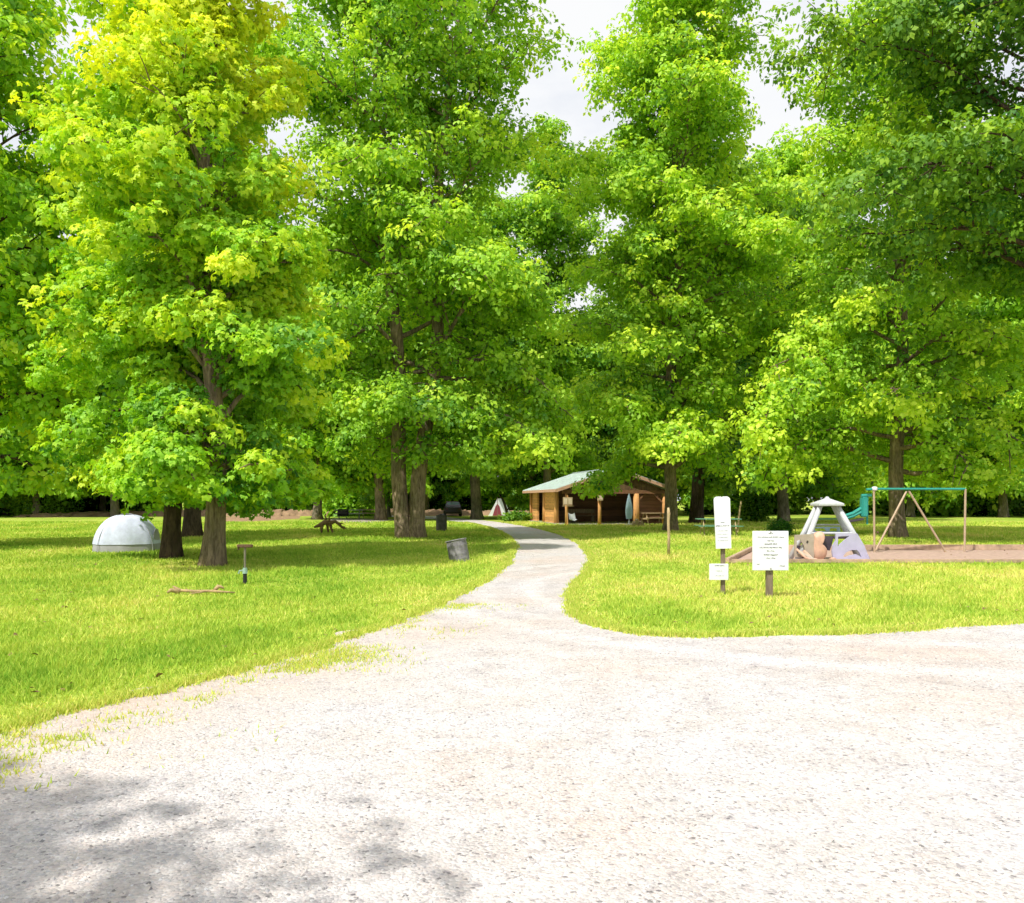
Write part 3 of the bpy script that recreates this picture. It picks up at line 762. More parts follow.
# ------------------------------------------------------------------ log pavilion
ang = R(10.1)
pav = thing('pavilion', 'open log pavilion with a pale metal gable roof at the end of the gravel road', 'pavilion', (2.8, 54.0, 0), ang)
Wd, Dp, EH, PH = 8.1, 11.2, 2.26, 3.62       # width, depth, eave height, ridge height
def roof_slope(sgn):
    mb = MB(); x0 = 0 if sgn < 0 else Wd; xm = Wd / 2
    n = 22
    ux = (xm - x0); L_ = math.hypot(ux, PH - EH)
    nx, nz = -(PH - EH) / L_ * (1 if ux > 0 else -1), abs(ux) / L_
    th = .05
    a = [(x0, 0, EH), (xm, 0, PH), (xm, Dp, PH), (x0, Dp, EH)]
    mb.add([*a, *[(p[0] + nx * th, p[1], p[2] + nz * th) for p in a]], [(0, 1, 2, 3), (7, 6, 5, 4), (0, 4, 5, 1), (1, 5, 6, 2), (2, 6, 7, 3), (3, 7, 4, 0)])
    for k in range(n + 1):
        yk = .04 + (Dp - .08) * k / n
        mb.bar((x0 + nx * (th + .012), yk, EH + nz * (th + .012)), (xm + nx * (th + .012), yk, PH + nz * (th + .012)), .03, .035)
    return mb
rf = roof_slope(-1).build('roof', M['metal_roof'], pav)
roof_slope(1).build('roof', M['metal_roof'], pav)
MB().bar((Wd / 2, -.03, PH + .07), (Wd / 2, Dp + .03, PH + .07), .32, .03).build('ridge_cap', M['metal_roof'], rf)
for s in (-1, 1):
    x0 = 0 if s < 0 else Wd
    MB().bar((x0 + s * .02, -.06, EH - .07), (Wd / 2 + s * .02, -.06, PH - .06), .05, .20).build('bargeboard', M['fascia'], pav)
    MB().bar((x0 + s * .03, -.03, EH - .06), (x0 + s * .03, Dp, EH - .06), .05, .17).build('eave_fascia', M['fascia'], pav)
# gable boards between tie beam and roof
gz = 2.22
MB().plate([(.62, gz), (Wd - .62, gz), (Wd / 2, PH - .12)], [], .28, .05).build('gable', M['gable'], pav)
MB().box((Wd / 2, .32, gz - .1), (Wd - 1.0, .2, .22)).build('tie_beam', M['beam'], pav)
def log_post(x, y, h, r):
    return MB().tube([(x, y, -.05), (x + .01, y, h * .5), (x, y, h)], [r * 1.08, r, r * .95], 12).build('post', M['post_wood'], pav, smooth=True)
for x, y, r in ((.75, .35, .085), (2.95, .35, .11), (5.42, .35, .20), (7.35, .35, .16)): log_post(x, y, gz - .2, r)
for y, r in ((2.6, .16), (6.2, .17), (10.6, .16)): log_post(.62, y, EH + .05, r)
for y, r in ((2.6, .16), (6.2, .17), (10.6, .16)): log_post(Wd - .62, y, EH + .05, r)
# log walls: long side (with one open bay), back, far side, inner partition
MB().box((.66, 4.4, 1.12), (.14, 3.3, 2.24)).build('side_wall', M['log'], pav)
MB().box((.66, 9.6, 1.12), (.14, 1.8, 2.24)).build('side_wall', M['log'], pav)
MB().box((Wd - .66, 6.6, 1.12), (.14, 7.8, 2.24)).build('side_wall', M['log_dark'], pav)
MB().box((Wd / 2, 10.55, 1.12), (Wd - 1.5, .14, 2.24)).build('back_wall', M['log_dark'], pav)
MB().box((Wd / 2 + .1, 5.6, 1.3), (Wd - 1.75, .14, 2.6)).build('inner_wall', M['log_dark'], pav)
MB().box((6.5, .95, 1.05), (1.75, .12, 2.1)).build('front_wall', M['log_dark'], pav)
MB().box((Wd / 2, 5.6, .03), (Wd - .6, 10.4, .06)).build('floor_slab', M['concrete'], pav)
for s, x0 in ((1, 5.4), (-1, 7.2)):
    MB().bar((x0, .35, 1.45), (x0 + s * .7, .35, 2.08), .1, .1).build('knee_brace', M['beam'], pav)
# sunlit yellow of the far corner, put in as a post-coloured board
MB().box((.45, 10.55, 1.25), (.03, .3, 1.9)).build('sunlit_corner_board', M['post_wood'], pav)
def pav_pt(u, v, z=0): return pav.matrix_basis @ Vector((u, v, z)) if False else Vector((2.8 + u * math.cos(ang) - v * math.sin(ang), 54 + u * math.sin(ang) + v * math.cos(ang), z))
# bench inside
p = pav_pt(2.6, 3.6)
bn = thing('bench', 'long wooden bench inside the shaded pavilion', 'bench', (p.x, p.y, .06), ang)
for k in range(3): MB().box((0, -.13 + .13 * k, .46), (2.0, .115, .04), bev=.006).build('seat_board', M['grey_wood'], bn)
for s in (-.8, .8): MB().bar((s, -.17, 0), (s, -.17, .435), .07, .07).add([], []).build('leg', M['grey_wood'], bn); MB().bar((s, .17, 0), (s, .17, .435), .07, .07).build('leg', M['grey_wood'], bn)
MB().box((0, .24, .78), (2.0, .03, .26), bev=.006).build('backrest', M['grey_wood'], bn)
for s in (-.8, .8): MB().bar((s, .222, .2), (s, .222, .9), .06, .03).build('back_post', M['grey_wood'], bn)
# notice board with two pale sheets on its own thin post
x, y = gp(567.5, 525.4)
nb = thing('notice_board', 'small wooden board with pale sheets on a post at the pavilion corner', 'notice board', (x, y, 0), ang)
MB().tube([(0, 0, -.05), (0, 0, 1.9)], .045, 8).build('post', M['post_wood'], nb)
MB().box((.0, -.07, 1.52), (.62, .05, .52), bev=.008).build('board', M['pale_wood'], nb)
MB().box((0.0, -.12, 1.22), (.70, .16, .04), bev=.006).build('shelf', M['pale_wood'], nb)
for s in (-.15, .15): MB().box((s, -.098, 1.53), (.23, .006, .36)).build('paper_sheet', M['cream_sheet'], nb)
# bird-box like lantern on the middle post
p = pav_pt(2.95, .35 - .16)
lb = thing('light_box', 'pale square box fixed high on the middle post of the pavilion', 'box', (p.x, p.y, 1.55), ang)
MB().box((0, -.05, .2), (.34, .24, .40), bev=.02).build('housing', M['pale_wood'], lb)
MB().box((0, -.172, .2), (.22, .012, .24), bev=.003).build('lens', M['cream_sheet'], lb)
MB().box((0, -.05, .42), (.40, .30, .03), bev=.006).build('lid', M['pale_wood'], lb)
# white folding chair
x, y = gp(572.5, 526)
ch = thing('folding_chair', 'white slung camp chair with a crossed leg by the notice board', 'chair', (x, y, 0), R(25)); ch.scale = (.8, .8, .8)
mb = MB()
nu = 8
vs = []; fs = []
for i in range(nu + 1):
    for j in range(nu + 1):
        u, v = i / nu, j / nu
        zz = .36 + .12 * (2 * u - 1) ** 2 + (.0 if v < .5 else (v - .5) * 1.0) + .05
        vs.append(((u - .5) * .56, (v - .5) * (.55 if v < .5 else .35), zz))
for i in range(nu):
    for j in range(nu):
        a = i * (nu + 1) + j; fs.append((a, a + 1, a + nu + 2, a + nu + 1))
mb.add(vs, fs).build('sling_seat', M['white_plastic'], ch, smooth=True)
for s in (-1, 1):
    MB().tube([(s * .27, -.25, 0), (-s * .26, -.25, .52)], .013, 6).build('leg', M['black'], ch)
    MB().tube([(s * .27, .18, 0), (-s * .27, .18, .5), (-s * .27, .19, .95)], .013, 6).build('leg', M['black'], ch)
# closed pale blue umbrella
x, y = gp(629, 525.4)
um = thing('closed_umbrella', 'closed pale blue garden umbrella standing beside the thick orange post', 'umbrella', (x, y, 0))
MB().tube([(0, 0, .05), (0, 0, 2.0)], .022, 8).build('pole', M['white_plastic'], um)
mb = MB(); pr = []
for i in range(15):
    t = i / 14; pr.append((.03 + .16 * (math.sin(math.pi * min(1, .22 + t * .80)) ** .7) * (1.15 - .3 * t), .42 + 1.56 * t))
vs = []; fs = []; nn = 24
for i, (r, z) in enumerate(pr):
    for k in range(nn):
        a = 2 * math.pi * k / nn; rr = r * (1 + .13 * math.cos(8 * a + z * 2)); vs.append((rr * math.cos(a), rr * math.sin(a), z))
for i in range(len(pr) - 1):
    for k in range(nn): fs.append((i * nn + k, i * nn + (k + 1) % nn, (i + 1) * nn + (k + 1) % nn, (i + 1) * nn + k))
mb.add(vs, fs).build('canopy', M['cloth_blue'], um, smooth=True)
MB().lathe([(.26, 0), (.26, .05), (.2, .09), (.05, .12), (.05, .3)], n=18).build('base', M['white_plastic'], um, smooth=False)
# firewood
wl_ = 'split pale log in the little firewood heap at the foot of the thick orange post'
k = 0
for (dx, dz, dy) in ((-.3, .085, 0), (-.12, .085, .05), (.06, .085, -.03), (.25, .085, .04), (-.2, .23, .02), (.0, .23, 0), (.17, .23, .03), (-.08, .37, 0)):
    x, y = gp(638, 526)
    r0 = rnd.uniform(.075, .09)
    lo = MB().tube([(0, -.22, 0), (0.01, 0, .004), (0, .22, 0)], [r0, r0 * 1.04, r0 * .97], 9).build('firewood_log', M['pale_wood'], None)
    lo.location = (x + dx, y + dy, dz); lo.rotation_euler = (0, 0, rnd.uniform(-.25, .25)); tag(lo, wl_, 'log', 'split logs of the firewood heap')

# ------------------------------------------------------------------ picnic tables
def picnic_table(label, loc, rz, top, frame, L_=1.9, th=.04, group=None):
    t = thing('picnic_table', label, 'picnic table', (loc[0], loc[1], 0), rz, group)
    mb = MB()
    for k in range(5): mb.box((0, -.30 + .15 * k, .745), (L_, .135, th), bev=.008)
    mb.build('tabletop', top, t)
    for s in (-1, 1):
        mb = MB()
        for k in range(2): mb.box((0, s * (.62 + .14 * k), .44), (L_, .13, th), bev=.008)
        mb.build('bench_seat', top, t)
    for e in (-1, 1):
        for s in (-1, 1):
            MB().bar((e * L_ * .36, s * .62, 0), (e * L_ * .36, s * .18, .72), .04, .09).build('leg', frame, t)
        MB().bar((e * (L_ * .36 + .045), -.74, .385), (e * (L_ * .36 + .045), .74, .385), .04, .09).build('crossbar', frame, t)
    return t
x, y = gp(721, 536)
picnic_table('picnic table with a green top and pale timber legs behind the tall narrow sign', (x, y + .5), R(-4), M['table_green'], M['pale_wood'], 1.95)
x, y = gp(655, 524.5)
picnic_table('sunlit pale picnic table seen past the trunk at the open end of the pavilion', (x - .1, y), R(15), M['pale_wood'], M['pale_wood'], 1.7)
x, y = gp(349, 518.7)
picnic_table('weathered grey green picnic table nearer the black grill', (x, y), R(8), M['table_grey'], M['table_grey'], 2.4, .09)
x, y = gp(369, 518.2)
picnic_table('yellowish picnic table next to the pale grey trunk', (x, y), R(-12), M['pale_wood'], M['pale_wood'], 2.0, .09)
x, y = gp(739.5, 532.5)
p = MB().tube([(0, 0, -.05), (.09, 0, 1.0), (.2, .05, 1.55)], [.05, .045, .04], 8).build('leaning_pole', M['pale_wood']); p.location = (x - .1, y, 0)
tag(p, 'pale wooden pole leaning slightly beside the green picnic table', 'pole')
# black grill on the ground
x, y = gp(343, 519.6)
g = thing('barrel_grill', 'squat black barrel grill beside the weathered picnic table', 'grill', (x, y, 0), R(10))
MB().lathe([(.02, -.46), (.27, -.45), (.28, 0), (.27, .45), (.02, .46)], (0, 0, .58), 16, rot=Matrix.Rotation(R(90), 3, 'Y')).build('firebox', M['black'], g, smooth=False)
for sx in (-.3, .3):
    for sy in (-.16, .16): MB().bar((sx, sy * 1.4, 0), (sx, sy, .42), .04, .04).build('leg', M['black'], g)
MB().tube([(-.25, -.31, .72), (.25, -.31, .72)], .015, 6).build('handle', M['galv'], g)

# ------------------------------------------------------------------ bins
def drum(label, loc, mat, tilt, r, h, hoop, rim_mat):
    t = thing('trash_drum', label, 'trash can', (loc[0], loc[1], 0)); t.rotation_euler = tilt
    pr = [(r * .96, -.04), (r * .97, .02)]
    for k in range(1, 9):
        z = h * k / 8; pr.append((r * (1.0 + (.025 if k in (3, 6) else 0)), z - .01))
    pr += [(r * 1.0, h), (r * .93, h), (r * .9, h - .05), (r * .88, .1)]
    MB().lathe(pr, n=26).build('drum', mat, t, smooth=False)
    mb = MB(); pts = [(r * 1.01 * math.cos(a), r * 1.01 * math.sin(a), h) for a in np.linspace(0, 2 * math.pi, 27)]
    mb.tube(pts, .02, 6, False).build('rim', rim_mat, t)
    return t
x, y = gp(441.5, 531)
d = drum('dark upright steel trash drum on the shaded lawn just past the twin trunks', (x, y), M['drum'], (0, 0, 0), .28, .80, True, M['drum'])
# loose bag showing over the rim
rngb = np.random.default_rng(5)
vs = []; fs = []; nu, nv = 12, 6
for i in range(nv + 1):
    for k in range(nu):
        a = 2 * math.pi * k / nu; t = i / nv * math.pi / 2
        rr = .25 * math.cos(t) + .004; vs.append((rr * math.cos(a) * (1 + rngb.normal(0, .12)), rr * math.sin(a) * (1 + rngb.normal(0, .12)), .76 + .12 * math.sin(t) + rngb.normal(0, .012)))
for i in range(nv):
    for k in range(nu): fs.append((i * nu + k, i * nu + (k + 1) % nu, (i + 1) * nu + (k + 1) % nu, (i + 1) * nu + k))
lb_ = MB().add(vs, fs).build('bin_bag', M['black'], None, smooth=False); lb_.location = (x, y, 0)
tag(lb_, 'black bag bulging over the rim of the dark drum', 'bag')
x, y = gp(460, 561.5)
drum('faded grey steel drum tipped to one side on the open lawn beside the gravel', (x, y), M['drum_grey'], (R(-4), R(-11), 0), .262, .56, True, M['drum_grey'])

# ------------------------------------------------------------------ water post, sticks, dead branch
x, y = gp(245, 584)
wp = thing('water_post', 'thin rusty post with a flat T top and green valve, standing alone on the lawn', 'water post', (x, y, 0), R(4))
MB().tube([(0, 0, -.05), (0, 0, .70)], .022, 10).build('pipe', M['galv'], wp)
MB().box((0, 0, .725), (.29, .10, .06), bev=.012).build('head', M['rust'], wp)
MB().tube([(0, 0, .20), (0, 0, .31)], [.05, .04], 10).build('valve', M['spigot_green'], wp)
MB().tube([(-.03, 0, .26), (-.10, -.02, .25), (-.115, -.02, .20)], .016, 8).build('spout', M['spigot_green'], wp)
MB().tube([(0, 0, -.03), (0, 0, .197)], [.042, .036], 10).build('sleeve', M['black'], wp)
MB().box((-.12, 0, .675), (.03, .04, .05), bev=.006).build('bracket', M['rust'], wp)

def skinny(name, mat, label, cat, chains, loc, parent=None):
    mb = MB()
    for pts, rr in chains: mb.tube(pts, rr, 7)
    o = mb.build(name, mat, parent, smooth=True); o.location = (*loc, 0); return tag(o, label, cat) if label else o
x, y = gp(202, 595)
skinny('fallen_stick', M['stick'], 'long pale dry stick with knotty ends lying in the sunny grass', 'stick', [
    ([(-.52, .05, .05), (-.35, .04, .07), (-.1, .0, .06), (.1, .02, .065), (.3, -.03, .06), (.55, .02, .04)], [.018, .026, .026, .024, .022, .012]),
    ([(-.36, .04, .06), (-.45, .05, .10), (-.5, .02, .15)], [.03, .03, .012]),
    ([(-.40, .02, .05), (-.5, -.05, .09), (-.56, -.06, .05)], [.04, .035, .02]),
    ([(.18, .02, .06), (.24, .04, .12), (.29, .03, .14), (.36, .05, .11)], [.025, .035, .03, .012]),
    ([(.26, .03, .12), (.24, .06, .17)], [.025, .01]),
    ([(.05, .0, .06), (-.02, -.1, .05), (-.15, -.16, .04)], [.018, .012, .008])], (x, y))
x, y = gp(329, 533)
skinny('dead_branch', M['stick_dark'], 'gnarled brown dead branch propped on its own stubs in the lawn shade', 'branch', [
    ([(-.72, 0, .28), (-.5, .02, .36), (-.2, 0, .52), (.1, .0, .50), (.3, .03, .56), (.48, 0, .44), (.62, -.03, .30), (.80, 0, .28)], [.05, .09, .13, .12, .08, .075, .06, .03]),
    ([(-.3, 0, .48), (-.36, -.05, .2), (-.32, -.1, -.02)], [.09, .07, .045]),
    ([(.05, 0, .48), (.12, -.08, .22), (.24, -.12, -.03)], [.09, .06, .045]),
    ([(-.1, 0, .5), (-.12, .25, .25), (-.1, .36, -.02)], [.08, .06, .04]),
    ([(-.2, 0, .52), (-.15, .05, .72), (-.22, .05, .86)], [.07, .045, .015]),
    ([(.05, 0, .52), (.0, -.05, .74), (.08, -.05, .84)], [.06, .035, .012]),
    ([(.62, -.03, .30), (.72, .08, .20), (.84, .1, .24)], [.055, .04, .015]),
    ([(.5, 0, .42), (.62, -.1, .48), (.78, -.1, .42)], [.05, .03, .012])], (x, y))
x, y = gp(668.5, 555.5)
st = MB().tube([(0, 0, -.05), (.012, 0, .5), (-.005, 0, 1.0), (.008, 0, 1.22), (-.006, 0, 1.38)], [.045, .042, .04, .05, .028], 9).build('wooden_stake', M['pale_wood'], None, smooth=True)
st.location = (x, y, 0); tag(st, 'slim bare wooden stake upright in the lawn in front of the pavilion tree', 'stake')
x, y = gp(506.5, 519)
skinny('leaning_snag', M['bark_dark'], 'short dark dead trunk leaning beside the white and maroon tent', 'dead trunk', [
    ([(.15, 0, -.1), (.0, 0, .7), (-.25, 0, 1.5), (-.6, .1, 2.1)], [.16, .12, .10, .05]), ([(.0, 0, .7), (.25, .1, .95), (.5, .1, 1.0)], [.08, .05, .02])], (x, y))

# ------------------------------------------------------------------ signs
def lettering(rows, z0, y, parent, mat, seed, x0=0.0):
    """rows of small word-like strokes, too small to read in the photograph: (width, z, letter height)"""
    rnd2 = random.Random(seed); mb = MB()
    for (w, z, hgt) in rows:
        x = -w / 2
        while x < w / 2:
            nlet = rnd2.randint(3, 8)
            for _ in range(nlet):
                if x > w / 2: break
                up = hgt * rnd2.choice((.7, .7, 1.0))
                s = hgt * .25
                mb.box((x0 + x, y, z + up / 2), (s, .003, up))
                if rnd2.random() < .7: mb.box((x0 + x + hgt * .25, y, z + rnd2.choice((.08, .5, .62)) * hgt), (hgt * .5, .0024, s))
                x += hgt * .72
            x += hgt * .55
    return mb.build('lettering', mat, parent)
x, y = gp(770, 597.5)
sB = thing('park_sign', 'large square white notice with centred lines of text on one short dark post', 'sign', (x, y, 0))
MB().bar((0, .045, -.06), (0, .045, .55), .105, .085, bev=.008).build('post', M['grey_wood'], sB)
bo = MB().box((.0, -.022, .77), (.585, .04, .645), bev=.006).build('board', M['sign_white'], sB)
lettering([(.07, 1.045, .016), (.42, .985, .020), (.10, .925, .022), (.19, .870, .024), (.36, .812, .024), (.12, .757, .022), (.22, .692, .027), (.14, .640, .022)], 0, -.0445, bo, M['ink'], 3)
for bx_, bz_ in ((0, 1.075), (0, .475)):
    MB().lathe([(.012, 0), (.010, .006), (.004, .009)], (bx_, -.044, bz_), 10, rot=Matrix.Rotation(R(90), 3, 'X')).build('bolt', M['galv'], bo)
lettering([(.05, .545, .016)], 0, -.0445, bo, M['ink'], 4, -.20); lettering([(.09, .515, .018)], 0, -.0445, bo, M['ink'], 5, .19)
x, y = gp(723.5, 594.5)
sA = thing('park_sign', 'tall narrow white notice above a small square one, both on one thin grey post', 'sign', (x, y, 0))
MB().bar((0, .04, -.06), (0, .04, 1.60), .07, .06, bev=.006).build('post', M['grey_wood'], sA)
def tall_board():
    o = []
    def arc(cx, cz, r, a0, a1, n=6): return [(cx + r * math.cos(R(a0 + (a1 - a0) * k / n)), cz + r * math.sin(R(a0 + (a1 - a0) * k / n))) for k in range(n + 1)]
    w = .135
    o = [(-w + .02, .78), (w + .005, .78)] + arc(w - .06, 1.60, .06, 0, 90) + [(.02, 1.66), (.0, 1.635), (-.015, 1.66)] + arc(-w + .06, 1.60, .06, 90, 180)
    return o
bo = MB().plate(tall_board(), [], -.04, .04).build('board', M['sign_white'], sA); bo.rotation_euler = (0, R(-1.2), 0)
lettering([(.06, 1.215, .016), (.22, 1.155, .022)], 0, -.0425, bo, M['ink'], 6)
lettering([(.17, 1.075, .014), (.18, 1.02, .014), (.15, .965, .014), (.17, .91, .014)], 0, -.0425, bo, M['ink_pale'], 8)
b2 = MB().box((-.085, -.022, .385), (.32, .04, .275), bev=.006).build('small_board', M['sign_white'], sA)
lettering([(.17, .485, .018)], 0, -.0445, b2, M['ink'], 9, -.07); lettering([(.09, .40, .013), (.14, .315, .015)], 0, -.0445, b2, M['ink_pale'], 10, -.08)

# ------------------------------------------------------------------ playground
def timber(a, b, label, z=.05, hgt=.10):
    a, b = Vector((*a, z)), Vector((*b, z))
    o = MB().bar(a, b, .12, hgt, bev=.015).build('edging_timber', M['timber'])
    return tag(o, label, 'timber')
A_, B_, C_, D_ = [Vector(p) for p in pit]
mid = A_.lerp(B_, .5)
timber(A_ + (B_ - A_).normalized() * .1, mid - (B_ - A_).normalized() * .03, 'weathered edging timber of the sand bed, nearer the white signs', .06)
timber(mid + (B_ - A_).normalized() * .03, B_, 'weathered edging timber of the sand bed, in front of the swing frame', .06)
timber(D_ + (C_ - D_).normalized() * .1, C_, 'edging timber along the back of the sand bed', .09, .18)
timber(A_ + (D_ - A_).normalized() * .1, D_ - (D_ - A_).normalized() * .02, 'edging timber running back along the short end of the sand bed', .07, .12)

cz = 22.6; S_ = FOC / cz
cl = thing('toy_climber', 'lavender, peach and pale grey plastic climber with a little pyramid roof in the sand bed', 'climbing frame', ((827 - 512) / S_, cz, .008))
def lx(p): return (p - 827) / S_
def lz(p): return (560.2 - p) / S_
for sx in (-1, 1):
    for sy in (-1, 1):
        MB().tube([(sx * .93, sy * .30 - .1, 0), (sx * .57, sy * .22 - .1, .72), (sx * .22, sy * .14, 1.45)], [.075, .072, .065], 10).build('post', M['pale_frame'], cl, smooth=True)
rfc = MB().lathe([(.42, 1.43), (.47, 1.45), (.47, 1.50), (.40, 1.525), (.2, 1.59), (.07, 1.635), (.045, 1.675), (.0, 1.69)], n=4, rot=Matrix.Rotation(R(45), 3, 'Z')).build('roof', M['pale_frame'], cl)
px2 = lambda pts: [(lx(a), lz(b_)) for a, b_ in pts]
def ell(cx, cy, rx_, ry_, tilt=0, n=16):
    return [(cx + rx_ * math.cos(a) * math.cos(tilt) - ry_ * math.sin(a) * math.sin(tilt), cy + rx_ * math.cos(a) * math.sin(tilt) + ry_ * math.sin(a) * math.cos(tilt)) for a in np.linspace(0, 2 * math.pi, n, endpoint=False)]
MB().plate(px2([(826, 560), (824.5, 551), (825, 545), (828, 540), (828, 533), (849, 533), (856, 545), (862, 560)]),
    [px2([(830.2, 545.5), (830.2, 536), (841.5, 535.2)]), px2([(835, 555.5), (838, 551.5), (843, 549.2), (848.5, 549), (851, 551.5), (853, 556), (848, 553.2), (842, 554.3), (838, 556)])],
    -.545, .06).build('side_panel', M['lavender'], cl)
MB().plate(px2([(788, 556), (788, 534.5), (806.5, 533.5), (808, 545), (807, 556)]), [px2([(790, 553), (790, 540), (793.5, 539), (797, 545), (799, 552)]), ell(lx(800.5), lz(541.5), .032, .045)], -.535, .05).build('window_panel', M['tan_plastic'], cl)
MB().box((-.05, 0, .60), (1.15, .72, .05), bev=.012).build('deck', M['dark_plastic'], cl)
MB().plate(px2([(816, 549), (815, 537), (828, 536), (826, 545), (824, 550)]), [], -.40, .04).build('inner_panel', M['dark_plastic'], cl)
MB().plate(px2([(792, 558), (792, 545), (806, 547), (808, 558)]), [], -.28, .04).build('inner_panel', M['dark_plastic'], cl)
# peach moulded climbing wall: two stacked bulges
wall_ = [(807, 535), (809.5, 532), (813, 531), (816.5, 532), (818, 535), (817, 539.5), (814.5, 543), (817.5, 545), (820.2, 549), (820, 554), (817.5, 557.5), (814, 559.8), (809, 559.8), (807, 555), (806.3, 548), (806.6, 541)]
wall_ = smooth_line(px2(wall_ + wall_[:1]), 2)[:-1]
cxw = sum(p[0] for p in wall_) / len(wall_); czw = sum(p[1] for p in wall_) / len(wall_)
mb = MB(); vs = []; nn = len(wall_); fs = []
for (yy_, k_) in ((-.40, 1.0), (-.50, 1.0), (-.56, .9), (-.60, .68), (-.615, .35)):
    vs += [(cxw + (a - cxw) * k_, yy_, czw + (b_ - czw) * k_) for a, b_ in wall_]
for r_i in range(4):
    for k in range(nn): fs.append((r_i * nn + k, r_i * nn + (k + 1) % nn, (r_i + 1) * nn + (k + 1) % nn, (r_i + 1) * nn + k))
fs.append(tuple(range(4 * nn, 5 * nn))); fs.append(tuple(range(nn)))
mb.add(vs, fs).build('climbing_wall', M['peach'], cl, smooth=True)
for k, (a, b_) in enumerate((((789, 548), (803, 563)), ((796, 549.5), (809, 563)))):
    MB().tube([(lx(a[0]), -.60, lz(a[1])), (lx((a[0] + b_[0]) / 2), -.72, lz((a[1] + b_[1]) / 2) - .015), (lx(b_[0]), -.85, .035)], [.03, .032, .03], 8).build('slide_rail', M['peach'], cl, smooth=True)
MB().add([(lx(789), -.595, lz(549)), (lx(796), -.595, lz(550.5)), (lx(808), -.845, .025), (lx(803), -.845, .025)], [(0, 1, 2, 3)]).build('slide_chute', M['tan_plastic'], cl)
MB().tube([(lx(805), -.36, lz(533)), (lx(850), -.36, lz(533))], .03, 8).build('rail', M['pale_frame'], cl)
MB().tube([(lx(814), .36, lz(525.5)), (lx(846), .36, lz(525.5))], .022, 8).build('rail', M['pale_frame'], cl)
MB().plate(px2([(817, 533), (817, 527.5), (845, 527.5), (845, 533)]), [px2([(820, 532), (818.8, 529), (829, 529), (831, 532)]), px2([(834, 532), (835, 529), (842, 529), (842, 532)])], .33, .03).build('back_panel', M['cloth_blue'], cl)
MB().tube([(lx(820), .30, lz(519.5)), (lx(843), .30, lz(519.5))], .014, 6).build('rail', M['teal'], cl)
MB().lathe([(.085, 0), (.085, .06), (.04, .075)], (lx(824), -.62, .03), 12).build('foothold', M['peach'], cl)

# swing set with teal top bar; legs tan steel
sx0, sy0 = gp(874.5, 552.5)
sw = thing('swing_set', 'tan steel swing frame with a teal top bar and teal hanging glider seat', 'swing set', (sx0, sy0, .008))
TH = 1.93
MB().tube([(0, 0, -.05), (-.02, 0, TH)], .032, 10).build('leg', M['swing_steel'], sw)
MB().tube([(.03, 0, .05), (1.02, .1, TH * .96)], .032, 10).build('leg', M['swing_steel'], sw)
MB().tube([(2.25, .1, -.05), (1.10, .12, TH * .97)], .032, 10).build('leg', M['swing_steel'], sw)
MB().tube([(-.25, 0, TH - .02), (0, 0, TH), (2.9, .25, TH)], .034, 10).build('top_bar', M['teal'], sw)
MB().tube([(2.85, .2, -.05), (2.9, .24, TH)], .032, 10).build('leg', M['swing_steel'], sw)
MB().lathe([(.06, -.05), (.085, -.02), (.085, .04), (.05, .07)], (0, 0, TH), 12).build('cap', M['white_plastic'], sw)
MB().tube([(.06, -.03, .6), (.1, -.06, .62)], .03, 8).build('bolt', M['rust'], sw)
gl = MB().box((-.27, .12, 1.38), (.20, .22, .62), bev=.035).build('glider_back', M['teal'], sw)
MB().tube([(-.36, .1, 1.72), (-.05, .1, 1.74)], .05, 8).build('hanger', M['teal'], sw)
MB().tube([(-.17, .15, 1.74), (-.16, .15, .85)], .03, 8).build('hanger', M['teal'], sw)
MB().tube([(-.36, .12, 1.34), (-.60, .12, 1.18), (-.95, .12, 1.08)], [.05, .06, .045], 8).build('glider_arm', M['teal'], sw)
MB().tube([(-.36, .12, 1.22), (-.60, .12, 1.10), (-.95, .12, .98)], [.05, .05, .035], 8).build('glider_arm', M['teal'], sw)
MB().box((-.62, .12, .96), (.62, .30, .06), Matrix.Rotation(R(-10), 3, 'Y'), bev=.02).build('glider_seat', M['dark_plastic'], sw)

# ------------------------------------------------------------------ tents and car at the back
x, y = gp(127, 551)
te = thing('dome_tent', 'pale bluish white dome tent beside the dark straight trunk', 'tent', (x, y, 0), R(20)); te.scale = (.60, .60, .70)
def dome(rx_, ry_, h0, h1, full, seed=1):
    mb = MB(); vs = []; fs = []; nu, nv = 40, 14
    t0 = math.asin(min(1, h0 / full)); t1 = math.asin(min(1, h1 / full))
    for i in range(nv + 1):
        t = t0 + (t1 - t0) * i / nv
        for k in range(nu):
            a = 2 * math.pi * k / nu
            sc_ = 1 - .07 * abs(math.sin(2 * a + math.pi / 2)) + .02 * math.cos(8 * a)
            vs.append((rx_ * math.cos(t) ** .8 * math.cos(a) * sc_, ry_ * math.cos(t) ** .8 * math.sin(a) * sc_, full * math.sin(t)))
    for i in range(nv):
        for k in range(nu): fs.append((i * nu + k, i * nu + (k + 1) % nu, (i + 1) * nu + (k + 1) % nu, (i + 1) * nu + k))
    fs.append(tuple(range(len(vs) - nu, len(vs))))
    return mb.add(vs, fs)
dome(1.72, 1.5, .0, .38, 1.62).build('tub_floor', M['tent_base'], te, smooth=True)
dome(1.76, 1.54, .34, 1.618, 1.65).build('rain_fly', M['tent'], te, smooth=True)
for s in (1, -1):
    pts = [(1.72 * math.cos(a) * .76 * 1, 1.52 * math.cos(a) * .76 * s, 1.68 * math.sin(a)) for a in np.linspace(0, math.pi, 21)]
    MB().tube(pts, .014, 6).build('pole', M['tent_base'], te)
